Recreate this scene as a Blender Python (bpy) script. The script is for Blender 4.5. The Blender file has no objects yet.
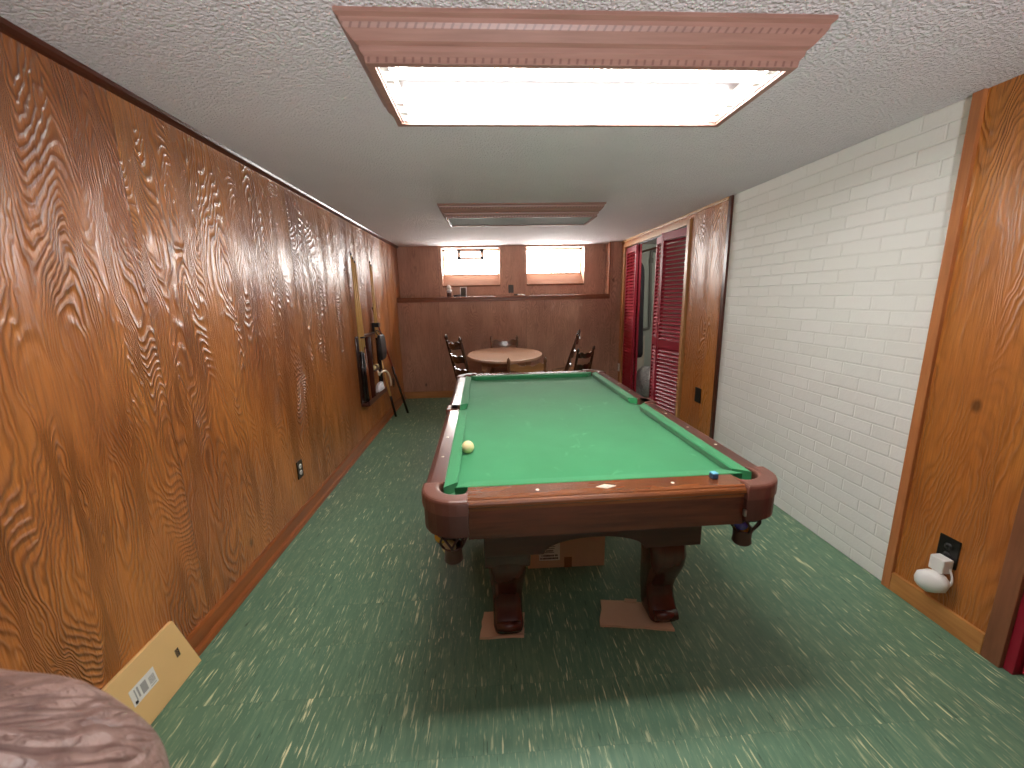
import bpy, bmesh, math, random
from mathutils import Vector, Matrix
random.seed(7)
PI = math.pi
SC = bpy.context.scene
COL = SC.collection

# ------------------------------------------------------------------ room measures (metres)
XL, XR = -1.242, 1.887          # left / right wall faces
ZC = 2.128                      # ceiling
YL, YU = 5.86, 6.09             # lower back wall face, recessed upper back wall face
YF = -2.3                       # wall behind the camera
CAM = Vector((0, 0, 1.40))

# ------------------------------------------------------------------ helpers
def lin(c):
    return c / 12.92 if c <= 0.04045 else ((c + 0.055) / 1.055) ** 2.4
def rgb(r, g, b):
    return (lin(r / 255), lin(g / 255), lin(b / 255), 1.0)

class MB:
    """collects shapes into one mesh"""
    def __init__(self):
        self.bm = bmesh.new()
    def _xf(self, verts, M):
        if M is not None:
            bmesh.ops.transform(self.bm, matrix=M, verts=verts)
    def box(self, x0, x1, y0, y1, z0, z1, bev=0.0, seg=2, M=None):
        b = bmesh.new()
        vs = [b.verts.new((x, y, z)) for x in (x0, x1) for y in (y0, y1) for z in (z0, z1)]
        for f in ((0,1,3,2),(4,6,7,5),(0,4,5,1),(2,3,7,6),(0,2,6,4),(1,5,7,3)):
            b.faces.new([vs[i] for i in f])
        if bev > 0:
            bmesh.ops.bevel(b, geom=list(b.edges), offset=bev, segments=seg, profile=0.6, affect='EDGES')
        self._merge(b, M)
        return self
    def _merge(self, b, M=None):
        if M is not None:
            bmesh.ops.transform(b, matrix=M, verts=list(b.verts))
        bmesh.ops.recalc_face_normals(b, faces=list(b.faces))
        mp = {}
        for v in b.verts:
            mp[v] = self.bm.verts.new(v.co)
        for f in b.faces:
            try:
                nf = self.bm.faces.new([mp[v] for v in f.verts]); nf.smooth = f.smooth
            except ValueError:
                pass
        b.free()
    def prism(self, poly, h0, h1, axis='z', bev=0.0, seg=2, M=None, top_only=False):
        """polygon of 2-D points extruded along an axis; (x,y)->z, (y,z)->x, (x,z)->y"""
        b = bmesh.new()
        def P(p, h):
            if axis == 'z': return (p[0], p[1], h)
            if axis == 'x': return (h, p[0], p[1])
            return (p[0], h, p[1])
        lo = [b.verts.new(P(p, h0)) for p in poly]
        hi = [b.verts.new(P(p, h1)) for p in poly]
        n = len(poly)
        b.faces.new(lo[::-1]); b.faces.new(hi)
        for i in range(n):
            b.faces.new([lo[i], lo[(i+1) % n], hi[(i+1) % n], hi[i]])
        bmesh.ops.recalc_face_normals(b, faces=list(b.faces))
        if bev > 0:
            if top_only:
                es = [e for e in b.edges if e.verts[0] in hi and e.verts[1] in hi]
            else:
                es = [e for e in b.edges if e.calc_face_angle(0) > 0.6]
            bmesh.ops.bevel(b, geom=es, offset=bev, segments=seg, profile=0.6, affect='EDGES')
        self._merge(b, M)
        return self
    def tube(self, pts, rad, n=8, M=None, caps=True, sx=1.0):
        """round bar along points; rad a number or one per point"""
        pts = [Vector(p) for p in pts]
        if not hasattr(rad, '__len__'): rad = [rad] * len(pts)
        b = bmesh.new(); rings = []
        up = None
        for i, p in enumerate(pts):
            t = (pts[min(i+1, len(pts)-1)] - pts[max(i-1, 0)]).normalized()
            if up is None:
                a = Vector((0, 0, 1)) if abs(t.z) < 0.9 else Vector((1, 0, 0))
                u = t.cross(a).normalized()
            else:
                u = (up - t * up.dot(t)).normalized()
            up = u
            w = t.cross(u)
            rings.append([b.verts.new(p + (u * math.cos(2*PI*k/n) * sx + w * math.sin(2*PI*k/n)) * rad[i]) for k in range(n)])
        for i in range(len(rings)-1):
            for k in range(n):
                f = b.faces.new([rings[i][k], rings[i][(k+1) % n], rings[i+1][(k+1) % n], rings[i+1][k]]); f.smooth = True
        if caps:
            b.faces.new(rings[0][::-1]); b.faces.new(rings[-1])
        self._merge(b, M)
        return self
    def lathe(self, prof, n=20, M=None, c=(0, 0, 0)):
        """(radius, z) profile turned about z"""
        b = bmesh.new(); rings = []
        for r, z in prof:
            if r < 1e-6:
                rings.append([b.verts.new((c[0], c[1], c[2]+z))])
            else:
                rings.append([b.verts.new((c[0]+r*math.cos(2*PI*k/n), c[1]+r*math.sin(2*PI*k/n), c[2]+z)) for k in range(n)])
        for a, d in zip(rings, rings[1:]):
            for k in range(n):
                q = [a[k % len(a)], a[(k+1) % len(a)], d[(k+1) % len(d)], d[k % len(d)]]
                q = list(dict.fromkeys(q))
                if len(q) > 2:
                    f = b.faces.new(q); f.smooth = True
        self._merge(b, M)
        return self
    def loft(self, secs, M=None, smooth=True):
        """list of closed point loops of equal count"""
        b = bmesh.new()
        R = [[b.verts.new(p) for p in s] for s in secs]
        n = len(R[0])
        for a, d in zip(R, R[1:]):
            for k in range(n):
                f = b.faces.new([a[k], a[(k+1) % n], d[(k+1) % n], d[k]]); f.smooth = smooth
        b.faces.new(R[0][::-1]); b.faces.new(R[-1])
        self._merge(b, M)
        return self
    def quad(self, *ps):
        self.bm.faces.new([self.bm.verts.new(p) for p in ps]); return self
    def build(self, name, mat, parent=None, smooth=False, sub=0):
        me = bpy.data.meshes.new(name)
        if smooth:
            for f in self.bm.faces: f.smooth = True
        self.bm.to_mesh(me); self.bm.free()
        me.materials.append(mat)
        o = bpy.data.objects.new(name, me); COL.objects.link(o)
        if parent is not None: o.parent = parent
        if sub:
            m = o.modifiers.new('sub', 'SUBSURF'); m.levels = sub; m.render_levels = sub
        return o

def tag(o, label, cat, group=None):
    o['label'] = label; o['category'] = cat
    if group: o['group'] = group
    return o
def thing(name, label, cat, loc=(0, 0, 0), rz=0.0, group=None):
    o = bpy.data.objects.new(name, None); COL.objects.link(o)
    o.empty_display_size = 0.05
    o.location = loc; o.rotation_euler = (0, 0, rz)
    return tag(o, label, cat, group)
def struct(o):
    o['kind'] = 'structure'; return o
def copy_tree(o, parent=None):
    c = o.copy(); COL.objects.link(c)
    if parent is not None: c.parent = parent
    for ch in [k for k in bpy.data.objects if k.parent is o]:
        copy_tree(ch, c)
    return c
def rr(cx, cy, hx, hy, r, z, n=4):
    """rounded rectangle loop at height z"""
    out = []
    for qx, qy, a0 in ((1, 1, 0), (-1, 1, PI/2), (-1, -1, PI), (1, -1, 1.5*PI)):
        for k in range(n+1):
            a = a0 + PI/2*k/n
            out.append((cx + qx*(hx-r) + r*math.cos(a), cy + qy*(hy-r) + r*math.sin(a), z))
    return out
def bez(p0, p1, p2, p3, n):
    out = []
    for i in range(n+1):
        t = i/n; s = 1-t
        out.append(Vector(p0)*s**3 + Vector(p1)*3*s*s*t + Vector(p2)*3*s*t*t + Vector(p3)*t**3)
    return out

# ------------------------------------------------------------------ materials
class NT:
    def __init__(self, name):
        self.m = bpy.data.materials.new(name); self.m.use_nodes = True
        self.t = self.m.node_tree; self.n = self.t.nodes; self.l = self.t.links
        self.b = self.n['Principled BSDF']
        self.out = self.n['Material Output']
    def new(self, typ, **kw):
        n = self.n.new(typ)
        for k, v in kw.items():
            if hasattr(n, k) and k not in n.inputs: setattr(n, k, v)
            else: self.set(n.inputs[k], v)
        return n
    def set(self, sock, v):
        if isinstance(v, bpy.types.NodeSocket): self.l.new(v, sock)
        else: sock.default_value = v
    def math(self, op, a, b=0.0, c=None, clamp=False):
        n = self.n.new('ShaderNodeMath'); n.operation = op; n.use_clamp = clamp
        self.set(n.inputs[0], a); self.set(n.inputs[1], b)
        if c is not None: self.set(n.inputs[2], c)
        return n.outputs[0]
    def mix(self, f, a, b, blend='MIX'):
        n = self.n.new('ShaderNodeMix'); n.data_type = 'RGBA'; n.blend_type = blend
        self.set(n.inputs[0], f); self.set(n.inputs[6], a); self.set(n.inputs[7], b)
        return n.outputs[2]
    def coords(self):
        c = self.n.new('ShaderNodeTexCoord').outputs['Object']
        s = self.n.new('ShaderNodeSeparateXYZ'); self.l.new(c, s.inputs[0])
        return c, s.outputs[0], s.outputs[1], s.outputs[2]
    def vec(self, x, y, z):
        n = self.n.new('ShaderNodeCombineXYZ')
        for i, v in enumerate((x, y, z)): self.set(n.inputs[i], v)
        return n.outputs[0]
    def noise(self, vec, scale=5.0, detail=2.0, rough=0.5, dist=0.0):
        n = self.n.new('ShaderNodeTexNoise')
        self.set(n.inputs['Vector'], vec); n.inputs['Scale'].default_value = scale
        n.inputs['Detail'].default_value = detail; n.inputs['Roughness'].default_value = rough
        n.inputs['Distortion'].default_value = dist
        return n.outputs['Fac']
    def ramp(self, f, lo, hi):
        n = self.n.new('ShaderNodeMapRange'); n.clamp = True
        self.set(n.inputs[0], f); n.inputs[1].default_value = lo; n.inputs[2].default_value = hi
        return n.outputs[0]
    def bump(self, h, strength=0.3, dist=0.01, normal=None):
        n = self.n.new('ShaderNodeBump'); n.inputs['Strength'].default_value = strength
        n.inputs['Distance'].default_value = dist; self.set(n.inputs['Height'], h)
        if normal is not None: self.l.new(normal, n.inputs['Normal'])
        return n.outputs[0]
    def put(self, **kw):
        for k, v in kw.items():
            self.set(self.b.inputs[k.replace('_', ' ')], v)
        return self.m

def plain(name, col, rough=0.5, var=0.12, scale=14.0, bump=0.0, metal=0.0, spec=0.5, coat=0.0):
    t = NT(name); c, x, y, z = t.coords()
    n = t.noise(c, scale, 4.0, 0.6)
    dark = tuple(v*(1-var) for v in col[:3]) + (1,)
    lite = tuple(min(1, v*(1+var)) for v in col[:3]) + (1,)
    kw = dict(Base_Color=t.mix(n, dark, lite), Roughness=rough, Metallic=metal, Specular_IOR_Level=spec, Coat_Weight=coat)
    if bump: kw['Normal'] = t.bump(t.noise(c, scale*6, 3.0), bump, 0.004)
    return t.put(**kw)

def plywood(name, along, light, mid, dark, seed=0.0, rough=0.26, panel=1.22, gs=1.0, bump=0.35, spec=0.5, ringamt=0.62, coat=0.0, ringf=330.0):
    """rotary-cut fir plywood: contour lines of a stretched noise field, 4 ft sheets"""
    t = NT(name); c, x, y, z = t.coords()
    u = x if along == 'x' else y
    pid = t.math('FLOOR', t.math('DIVIDE', t.math('ADD', u, 20.0 + seed), panel))
    off = t.math('MULTIPLY', pid, 7.31)
    warp = t.noise(t.vec(t.math('MULTIPLY', u, 10.0), off, t.math('MULTIPLY', z, 3.0)), 1.0, 3.0, 0.55)
    uu = t.math('ADD', u, t.math('MULTIPLY', t.math('SUBTRACT', warp, 0.5), 0.10))
    field = t.noise(t.vec(t.math('MULTIPLY', uu, 3.3*gs), off, t.math('MULTIPLY', z, 0.62*gs)), 1.0, 1.6, 0.4)
    rings = t.math('SINE', t.math('MULTIPLY', field, ringf))
    rings = t.math('MULTIPLY_ADD', rings, 0.5, 0.5)
    rings = t.math('POWER', rings, 1.8)
    fine = t.noise(t.vec(t.math('MULTIPLY', u, 160.0), off, t.math('MULTIPLY', z, 6.0)), 1.0, 3.0, 0.6)
    blot = t.noise(t.vec(t.math('MULTIPLY', u, 1.6), off, t.math('MULTIPLY', z, 0.9)), 1.0, 3.0, 0.55)
    patch = t.noise(t.vec(t.math('MULTIPLY', u, 6.0), off, t.math('MULTIPLY', z, 2.2)), 1.0, 2.0, 0.5)
    base = t.mix(t.ramp(blot, 0.36, 0.66), mid, light)
    fade = t.ramp(patch, 0.30, 0.62)
    col = t.mix(t.math('MULTIPLY', t.math('MULTIPLY', rings, ringamt), fade), base, dark)
    col = t.mix(t.math('MULTIPLY', t.ramp(fine, 0.40, 0.72), 0.42), col, dark)
    # knots
    v = t.n.new('ShaderNodeTexVoronoi'); v.inputs['Scale'].default_value = 1.0; v.inputs['Randomness'].default_value = 0.9
    t.l.new(t.vec(t.math('MULTIPLY', u, 2.3), off, t.math('MULTIPLY', z, 1.5)), v.inputs['Vector'])
    kn = t.ramp(v.outputs['Distance'], 0.055, 0.025)
    col = t.mix(t.math('MULTIPLY', kn, 0.75), col, tuple(k*0.35 for k in dark[:3]) + (1,))
    # sheet joint
    fr = t.math('FRACT', t.math('DIVIDE', t.math('ADD', u, 20.0 + seed), panel))
    edge = t.ramp(t.math('ABSOLUTE', t.math('SUBTRACT', fr, 0.5)), 0.4975, 0.4992)
    col = t.mix(t.math('MULTIPLY', edge, 0.6), col, tuple(k*0.4 for k in dark[:3]) + (1,))
    h = t.math('ADD', t.math('MULTIPLY', rings, fade), t.math('MULTIPLY', fine, 0.7))
    nrm = t.bump(h, bump, 0.006)
    ro = t.math('ADD', rough, t.math('MULTIPLY', fine, 0.12))
    return t.put(Base_Color=col, Roughness=ro, Normal=nrm, Specular_IOR_Level=spec, Coat_Weight=coat, Coat_Roughness=0.22, Coat_Normal=t.bump(h, bump*0.8, 0.006))

def grain(name, col, dark, axis='x', rough=0.3, freq=60.0, stretch=4.0, amt=0.7, coat=0.0, bump=0.08, spec=0.5):
    """straight-grained stained timber along one axis"""
    t = NT(name); c, x, y, z = t.coords()
    a = [t.math('MULTIPLY', s, stretch if k == axis else freq) for k, s in (('x', x), ('y', y), ('z', z))]
    n1 = t.noise(t.vec(*a), 1.0, 3.0, 0.55, 0.3)
    a2 = [t.math('MULTIPLY', s, stretch*0.5 if k == axis else freq*0.16) for k, s in (('x', x), ('y', y), ('z', z))]
    n2 = t.noise(t.vec(*a2), 1.0, 3.0, 0.5, 1.2)
    f = t.math('ADD', t.math('MULTIPLY', t.ramp(n1, 0.35, 0.7), 0.55), t.math('MULTIPLY', t.ramp(n2, 0.35, 0.65), 0.45))
    return t.put(Base_Color=t.mix(t.math('MULTIPLY', f, amt), col, dark), Roughness=rough, Coat_Weight=coat,
                 Coat_Roughness=0.12, Normal=t.bump(n1, bump, 0.002), Specular_IOR_Level=spec)

M = {}
M['ply_left'] = plywood('plywood_left', 'y', rgb(208, 132, 64), rgb(160, 92, 46), rgb(84, 42, 22), 0.35, rough=0.25, bump=0.8, coat=0.45, ringf=480.0, ringamt=0.52, gs=1.35)
M['ply_right'] = plywood('plywood_right', 'y', rgb(206, 134, 62), rgb(176, 104, 46), rgb(104, 58, 28), 0.9, gs=1.1, ringamt=0.38, bump=0.6)
M['ply_back'] = plywood('plywood_back', 'x', rgb(206, 160, 134), rgb(180, 134, 112), rgb(122, 82, 66), 0.2, gs=1.6, rough=0.3, ringamt=0.45, bump=0.5)
M['trim_dark'] = grain('dark_trim', rgb(88, 42, 26), rgb(50, 22, 14), 'y', 0.28)
M['trim_mid'] = grain('stained_trim', rgb(160, 90, 42), rgb(110, 56, 26), 'y', 0.3)
M['trim_midz'] = grain('stained_post', rgb(150, 82, 38), rgb(100, 50, 24), 'z', 0.3)
M['casing'] = grain('door_casing', rgb(142, 92, 62), rgb(98, 58, 38), 'z', 0.4)
M['trim_post'] = grain('orange_post', rgb(190, 122, 72), rgb(146, 84, 46), 'z', 0.35)
M['trim_pale'] = grain('pale_trim', rgb(206, 160, 106), rgb(160, 112, 64), 'y', 0.4)
M['trim_palez'] = grain('pale_jamb', rgb(196, 142, 88), rgb(150, 98, 54), 'z', 0.4)
M['trim_x'] = grain('ledge_trim', rgb(150, 92, 62), rgb(100, 58, 38), 'x', 0.35)
M['sill'] = grain('window_sill', rgb(120, 82, 62), rgb(92, 58, 42), 'x', 0.8, spec=0.1)
M['base_back'] = grain('back_skirting', rgb(196, 136, 84), rgb(150, 96, 54), 'x', 0.35)
M['base_right'] = grain('right_skirting', rgb(196, 138, 76), rgb(150, 92, 44), 'y', 0.4)
M['mahogx'] = grain('mahogany_across', rgb(104, 52, 34), rgb(46, 19, 13), 'x', 0.22, coat=0.5)
M['mahogy'] = grain('mahogany_along', rgb(92, 48, 36), rgb(46, 20, 16), 'y', 0.34, coat=0.25)
M['mahogz'] = grain('mahogany_leg', rgb(88, 42, 30), rgb(44, 18, 12), 'z', 0.26, freq=30, coat=0.4)
M['mahog_dark'] = grain('mahogany_frame', rgb(92, 46, 32), rgb(52, 24, 17), 'x', 0.38, coat=0.0)
M['rail_front'] = grain('honey_rail', rgb(128, 72, 36), rgb(62, 30, 16), 'x', 0.2, freq=24, coat=0.6)
M['leather_pocket'] = plain('pocket_leather', rgb(104, 64, 52), 0.36, 0.18, 30, 0.12)
M['skirt'] = plain('skirt_leather', rgb(84, 50, 40), 0.42, 0.15, 30, 0.12)
M['leather_dark'] = plain('dark_leather', rgb(58, 28, 20), 0.4, 0.2, 40, 0.15)
M['inlay'] = plain('pearl_inlay', rgb(236, 226, 208), 0.25)
M['white'] = plain('white_plastic', rgb(238, 236, 230), 0.3, 0.03)
M['offwhite'] = plain('cream_paint', rgb(214, 208, 190), 0.5, 0.05)
M['black'] = plain('black_plastic', rgb(24, 22, 20), 0.35)
M['dkbrown_plate'] = plain('brown_plate', rgb(44, 28, 18), 0.35)
M['metal'] = plain('steel', rgb(190, 188, 182), 0.3, 0.05, metal=1.0)
M['paper'] = plain('label_paper', rgb(240, 238, 230), 0.6, 0.02)
M['ink'] = plain('print_ink', rgb(38, 34, 34), 0.6)
M['ink_grey'] = plain('grey_ink', rgb(172, 170, 164), 0.6)
M['card'] = plain('cardboard', rgb(208, 176, 142), 0.75, 0.08, 9)
M['card_yel'] = plain('pale_cardboard', rgb(234, 194, 130), 0.7, 0.06, 6)
M['card_edge'] = plain('cardboard_edge', rgb(150, 104, 60), 0.8)
M['tape'] = plain('parcel_tape', rgb(150, 108, 70), 0.25)
M['red'] = plain('red_paint', rgb(164, 26, 46), 0.42, 0.12, 10)
M['red_dark'] = plain('maroon_paint', rgb(146, 24, 44), 0.42, 0.12, 10)
M['steel_white'] = plain('white_enamel', rgb(244, 243, 240), 0.35, 0.02)
M['concrete'] = plain('painted_block', rgb(176, 182, 170), 0.7, 0.08, 6, 0.1)
M['maple'] = plain('maple_shaft', rgb(226, 180, 112), 0.3, 0.08)
M['cue_red'] = plain('red_shaft', rgb(150, 62, 50), 0.3)
M['black_lacquer'] = plain('black_lacquer', rgb(30, 20, 18), 0.25)
M['bag_black'] = plain('black_nylon', rgb(34, 28, 28), 0.5, 0.2, 30, 0.2)
M['rope'] = plain('cream_rope', rgb(236, 226, 204), 0.7)
M['cloth_white'] = plain('white_cloth', rgb(222, 220, 224), 0.8, 0.06)
M['ball_cream'] = plain('cream_ball', rgb(240, 224, 168), 0.15, 0.02)
M['ball_yellow'] = plain('yellow_ball', rgb(220, 170, 60), 0.15, 0.02)
M['ball_green'] = plain('green_ball', rgb(30, 110, 60), 0.15, 0.02)
M['ball_purple'] = plain('purple_ball', rgb(70, 50, 130), 0.15, 0.02)
M['chalk_blue'] = plain('blue_chalk', rgb(110, 180, 210), 0.8)
M['chalk_wrap'] = plain('chalk_wrapper', rgb(44, 70, 96), 0.5)
M['chair_dark'] = grain('dark_chair_wood', rgb(78, 44, 28), rgb(36, 18, 12), 'z', 0.25, freq=40, coat=0.4)
M['chair_mid'] = grain('oak_chair_wood', rgb(168, 122, 74), rgb(110, 70, 38), 'x', 0.25, freq=40, coat=0.4)
M['chair_midz'] = grain('oak_post', rgb(124, 84, 56), rgb(80, 48, 30), 'z', 0.25, freq=40, coat=0.4)
M['table_top'] = grain('maple_laminate', rgb(212, 172, 144), rgb(176, 134, 108), 'x', 0.22, freq=30, amt=0.5)
M['table_leg'] = grain('maple_leg', rgb(176, 130, 96), rgb(130, 88, 60), 'z', 0.3, freq=30)
M['dark_cloth'] = plain('dark_garment', rgb(40, 38, 42), 0.9, 0.25, 12)
M['grey_plate'] = plain('grey_plate', rgb(70, 64, 56), 0.5)
M['pipe'] = plain('grey_pipe', rgb(120, 118, 110), 0.45)
def crown_mat():
    t = NT('carved_crown'); c, x, y, z = t.coords()
    n1 = t.noise(t.vec(t.math('MULTIPLY', x, 5.0), t.math('MULTIPLY', y, 90.0), t.math('MULTIPLY', z, 90.0)), 1.0, 3.0)
    def band(z0, z1):
        return t.math('MULTIPLY', t.math('GREATER_THAN', z, z0), t.math('LESS_THAN', z, z1))
    m = t.math('ADD', band(-0.0365, -0.026), band(-0.096, -0.083))
    tick = t.math('GREATER_THAN', t.math('FRACT', t.math('MULTIPLY', t.math('ADD', x, t.math('MULTIPLY', y, 1.0)), 42.0)), 0.72)
    carve = t.math('MULTIPLY', m, tick)
    col = t.mix(n1, rgb(158, 120, 106), rgb(116, 82, 70))
    col = t.mix(t.math('MULTIPLY', carve, 0.55), col, rgb(84, 50, 42))
    return t.put(Base_Color=col, Roughness=0.45, Normal=t.bump(t.math('SUBTRACT', 1.0, carve), 0.4, 0.004))
M['crown'] = crown_mat()
M['crown_plain'] = grain('crown_wood', rgb(150, 94, 74), rgb(104, 58, 44), 'x', 0.42, freq=90)
M['ballast'] = plain('ballast_cover', rgb(84, 70, 64), 0.5)
M['diffuser_off'] = plain('unlit_diffuser', rgb(150, 152, 150), 0.8, 0.03)

def floor_mat():
    t = NT('green_tile'); c, x, y, z = t.coords()
    S = 0.2333
    fx = t.math('DIVIDE', t.math('ADD', x, 10.03), S); fy = t.math('DIVIDE', t.math('ADD', y, 9.94), S)
    ix, iy = t.math('FLOOR', fx), t.math('FLOOR', fy)
    wn = t.n.new('ShaderNodeTexWhiteNoise'); wn.noise_dimensions = '2D'
    t.l.new(t.vec(ix, iy, 0.0), wn.inputs['Vector']); w = wn.outputs['Value']
    off = t.math('MULTIPLY', w, 41.0)
    wob = t.math('MULTIPLY', t.noise(t.vec(t.math('MULTIPLY', x, 8.0), t.math('MULTIPLY', y, 8.0), off), 1.0, 2.0), 0.012)
    xs = t.math('ADD', x, t.math('MULTIPLY', wob, 0.35))
    def streak(fu, fv, s, lo, hi):
        n = t.noise(t.vec(t.math('MULTIPLY', xs, fu), t.math('MULTIPLY', y, fv), t.math('ADD', off, s)), 1.0, 2.5, 0.6)
        return t.ramp(n, lo, hi)
    clus = t.noise(t.vec(t.math('MULTIPLY', x, 5.0), t.math('MULTIPLY', y, 3.0), off), 1.0, 2.0)
    cl = t.ramp(clus, 0.34, 0.62)
    s1 = t.math('MULTIPLY', streak(115.0, 9.0, 3.0, 0.60, 0.67), cl)
    s2 = t.math('MULTIPLY', streak(190.0, 24.0, 9.0, 0.60, 0.72), 0.45)
    s3 = streak(120.0, 10.0, 17.0, 0.66, 0.72)
    s4 = t.math('MULTIPLY', streak(60.0, 6.0, 23.0, 0.45, 0.75), 0.4)
    soft = t.noise(t.vec(t.math('MULTIPLY', x, 14.0), t.math('MULTIPLY', y, 6.0), off), 1.0, 4.0, 0.6)
    base = t.mix(soft, rgb(72, 110, 88), rgb(106, 140, 114))
    base = t.mix(t.math('MULTIPLY', w, 0.35), base, rgb(96, 124, 96))
    base = t.mix(s4, base, rgb(138, 162, 126))
    base = t.mix(t.math('MULTIPLY', s3, 0.7), base, rgb(30, 52, 40))
    base = t.mix(s2, base, rgb(196, 202, 158))
    base = t.mix(s1, base, rgb(228, 226, 180))
    def seam(fq):
        return t.ramp(t.math('ABSOLUTE', t.math('SUBTRACT', t.math('FRACT', fq), 0.5)), 0.492, 0.497)
    sm = t.math('MAXIMUM', seam(fx), seam(fy))
    base = t.mix(t.math('MULTIPLY', sm, 0.16), base, rgb(50, 74, 60))
    ro = t.math('ADD', 0.34, t.math('MULTIPLY', soft, 0.18))
    return t.put(Base_Color=base, Roughness=ro, Normal=t.bump(t.math('SUBTRACT', soft, sm), 0.08, 0.003), Specular_IOR_Level=0.35)
M['floor'] = floor_mat()

def ceil_mat():
    t = NT('popcorn_ceiling'); c, x, y, z = t.coords()
    v = t.n.new('ShaderNodeTexVoronoi'); v.inputs['Scale'].default_value = 95.0
    wv = t.noise(c, 60.0, 2.0)
    t.l.new(c, v.inputs['Vector'])
    n = t.noise(c, 150.0, 3.0, 0.6)
    h = t.math('ADD', t.math('MULTIPLY', t.math('SUBTRACT', 0.6, v.outputs['Distance']), 0.8), t.math('MULTIPLY', n, 1.0))
    col = t.mix(t.noise(c, 2.5, 3.0), rgb(212, 206, 206), rgb(224, 218, 218))
    return t.put(Base_Color=col, Roughness=0.9, Normal=t.bump(h, 0.85, 0.012), Specular_IOR_Level=0.15)
M['ceiling'] = ceil_mat()

def brick_mat():
    t = NT('white_brick'); c, x, y, z = t.coords()
    wob = t.noise(c, 7.0, 2.0)
    zz = t.math('ADD', z, t.math('MULTIPLY', wob, 0.006))
    b = t.n.new('ShaderNodeTexBrick')
    t.l.new(t.vec(y, zz, 0.0), b.inputs['Vector'])
    b.inputs['Scale'].default_value = 1.0
    b.inputs['Brick Width'].default_value = 0.218; b.inputs['Row Height'].default_value = 0.0688
    b.inputs['Mortar Size'].default_value = 0.0055; b.inputs['Mortar Smooth'].default_value = 0.55
    b.inputs['Color1'].default_value = rgb(240, 239, 233); b.inputs['Color2'].default_value = rgb(234, 233, 226)
    b.inputs['Mortar'].default_value = rgb(236, 235, 228)
    fac = b.outputs['Fac']
    rough = t.noise(c, 90.0, 4.0, 0.65)
    big = t.noise(c, 18.0, 2.0)
    h = t.math('ADD', t.math('SUBTRACT', 1.0, fac), t.math('ADD', t.math('MULTIPLY', rough, 0.22), t.math('MULTIPLY', big, 0.35)))
    pit = t.ramp(t.noise(c, 26.0, 3.0, 0.7), 0.72, 0.78)
    col = t.mix(t.math('MULTIPLY', pit, 0.25), b.outputs['Color'], rgb(168, 164, 150))
    return t.put(Base_Color=col, Roughness=0.62, Normal=t.bump(h, 0.55, 0.007), Specular_IOR_Level=0.3)
M['brick'] = brick_mat()

def felt_mat():
    t = NT('green_felt'); c, x, y, z = t.coords()
    n = t.noise(c, 3.2, 4.0, 0.6)
    sm = t.ramp(t.noise(t.vec(t.math('MULTIPLY', x, 9.0), t.math('MULTIPLY', y, 6.0), z), 1.0, 5.0, 0.65, 0.8), 0.62, 0.80)
    col = t.mix(n, rgb(40, 118, 70), rgb(58, 142, 92))
    col = t.mix(t.math('MULTIPLY', sm, 0.45), col, rgb(110, 186, 138))
    return t.put(Base_Color=col, Roughness=0.85, Specular_IOR_Level=0.2, Sheen_Weight=0.25, Sheen_Roughness=0.5,
                 Normal=t.bump(t.noise(c, 500.0, 2.0), 0.15, 0.001))
M['felt'] = felt_mat()

def leather_mat():
    t = NT('brown_leather'); c, x, y, z = t.coords()
    f = t.noise(c, 240.0, 2.0)
    # creases running out from a pulled-in button
    dx, dy, dz = t.math('SUBTRACT', x, 0.17), t.math('SUBTRACT', y, 0.16), t.math('SUBTRACT', z, 0.93)
    ang = t.math('ARCTAN2', t.math('ADD', dy, t.math('MULTIPLY', dz, 0.8)), dx)
    r2 = t.math('ADD', t.math('MULTIPLY', dx, dx), t.math('ADD', t.math('MULTIPLY', dy, dy), t.math('MULTIPLY', dz, dz)))
    r = t.math('SQRT', r2)
    n = t.noise(t.vec(t.math('MULTIPLY', ang, 3.2), t.math('MULTIPLY', r, 6.0), 0.0), 1.0, 2.0, 0.5, 0.3)
    n2 = t.noise(c, 24.0, 3.0, 0.55, 1.0)
    fold = t.math('MULTIPLY', t.ramp(t.math('ABSOLUTE', t.math('SUBTRACT', n, 0.5)), 0.045, 0.0), t.ramp(r, 0.42, 0.02))
    fold = t.math('MAXIMUM', fold, t.math('MULTIPLY', t.ramp(t.math('ABSOLUTE', t.math('SUBTRACT', n2, 0.5)), 0.03, 0.0), 0.35))
    patch = t.noise(c, 13.0, 5.0, 0.65, 0.4)
    col = t.mix(t.ramp(patch, 0.3, 0.7), rgb(104, 76, 68), rgb(168, 138, 128))
    col = t.mix(t.math('MULTIPLY', fold, 0.5), col, rgb(84, 52, 46))
    h = t.math('ADD', t.math('MULTIPLY', t.math('SUBTRACT', 1.0, fold), 1.0), t.math('MULTIPLY', f, 0.06))
    return t.put(Base_Color=col, Roughness=0.38, Specular_IOR_Level=0.5, Normal=t.bump(t.math('ADD', h, patch), 0.6, 0.02))
M['leather'] = leather_mat()

def plastic_bag_mat():
    t = NT('clear_plastic'); c, x, y, z = t.coords()
    n = t.noise(c, 18.0, 4.0, 0.6, 1.5)
    return t.put(Base_Color=t.mix(n, rgb(120, 120, 118), rgb(208, 208, 204)), Roughness=0.2, Specular_IOR_Level=0.6,
                 Normal=t.bump(n, 0.8, 0.03))
M['bag'] = plastic_bag_mat()

def glow(name, col, strength):
    t = NT(name)
    e = t.n.new('ShaderNodeEmission'); e.inputs['Color'].default_value = col; e.inputs['Strength'].default_value = strength
    t.l.new(e.outputs[0], t.out.inputs['Surface'])
    return t.m
M['tube'] = glow('lit_tube', (1.0, 0.98, 0.97, 1), 50.0)
M['day'] = glow('daylit_glass_block', (1.0, 0.985, 0.95, 1), 34.0)

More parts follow.
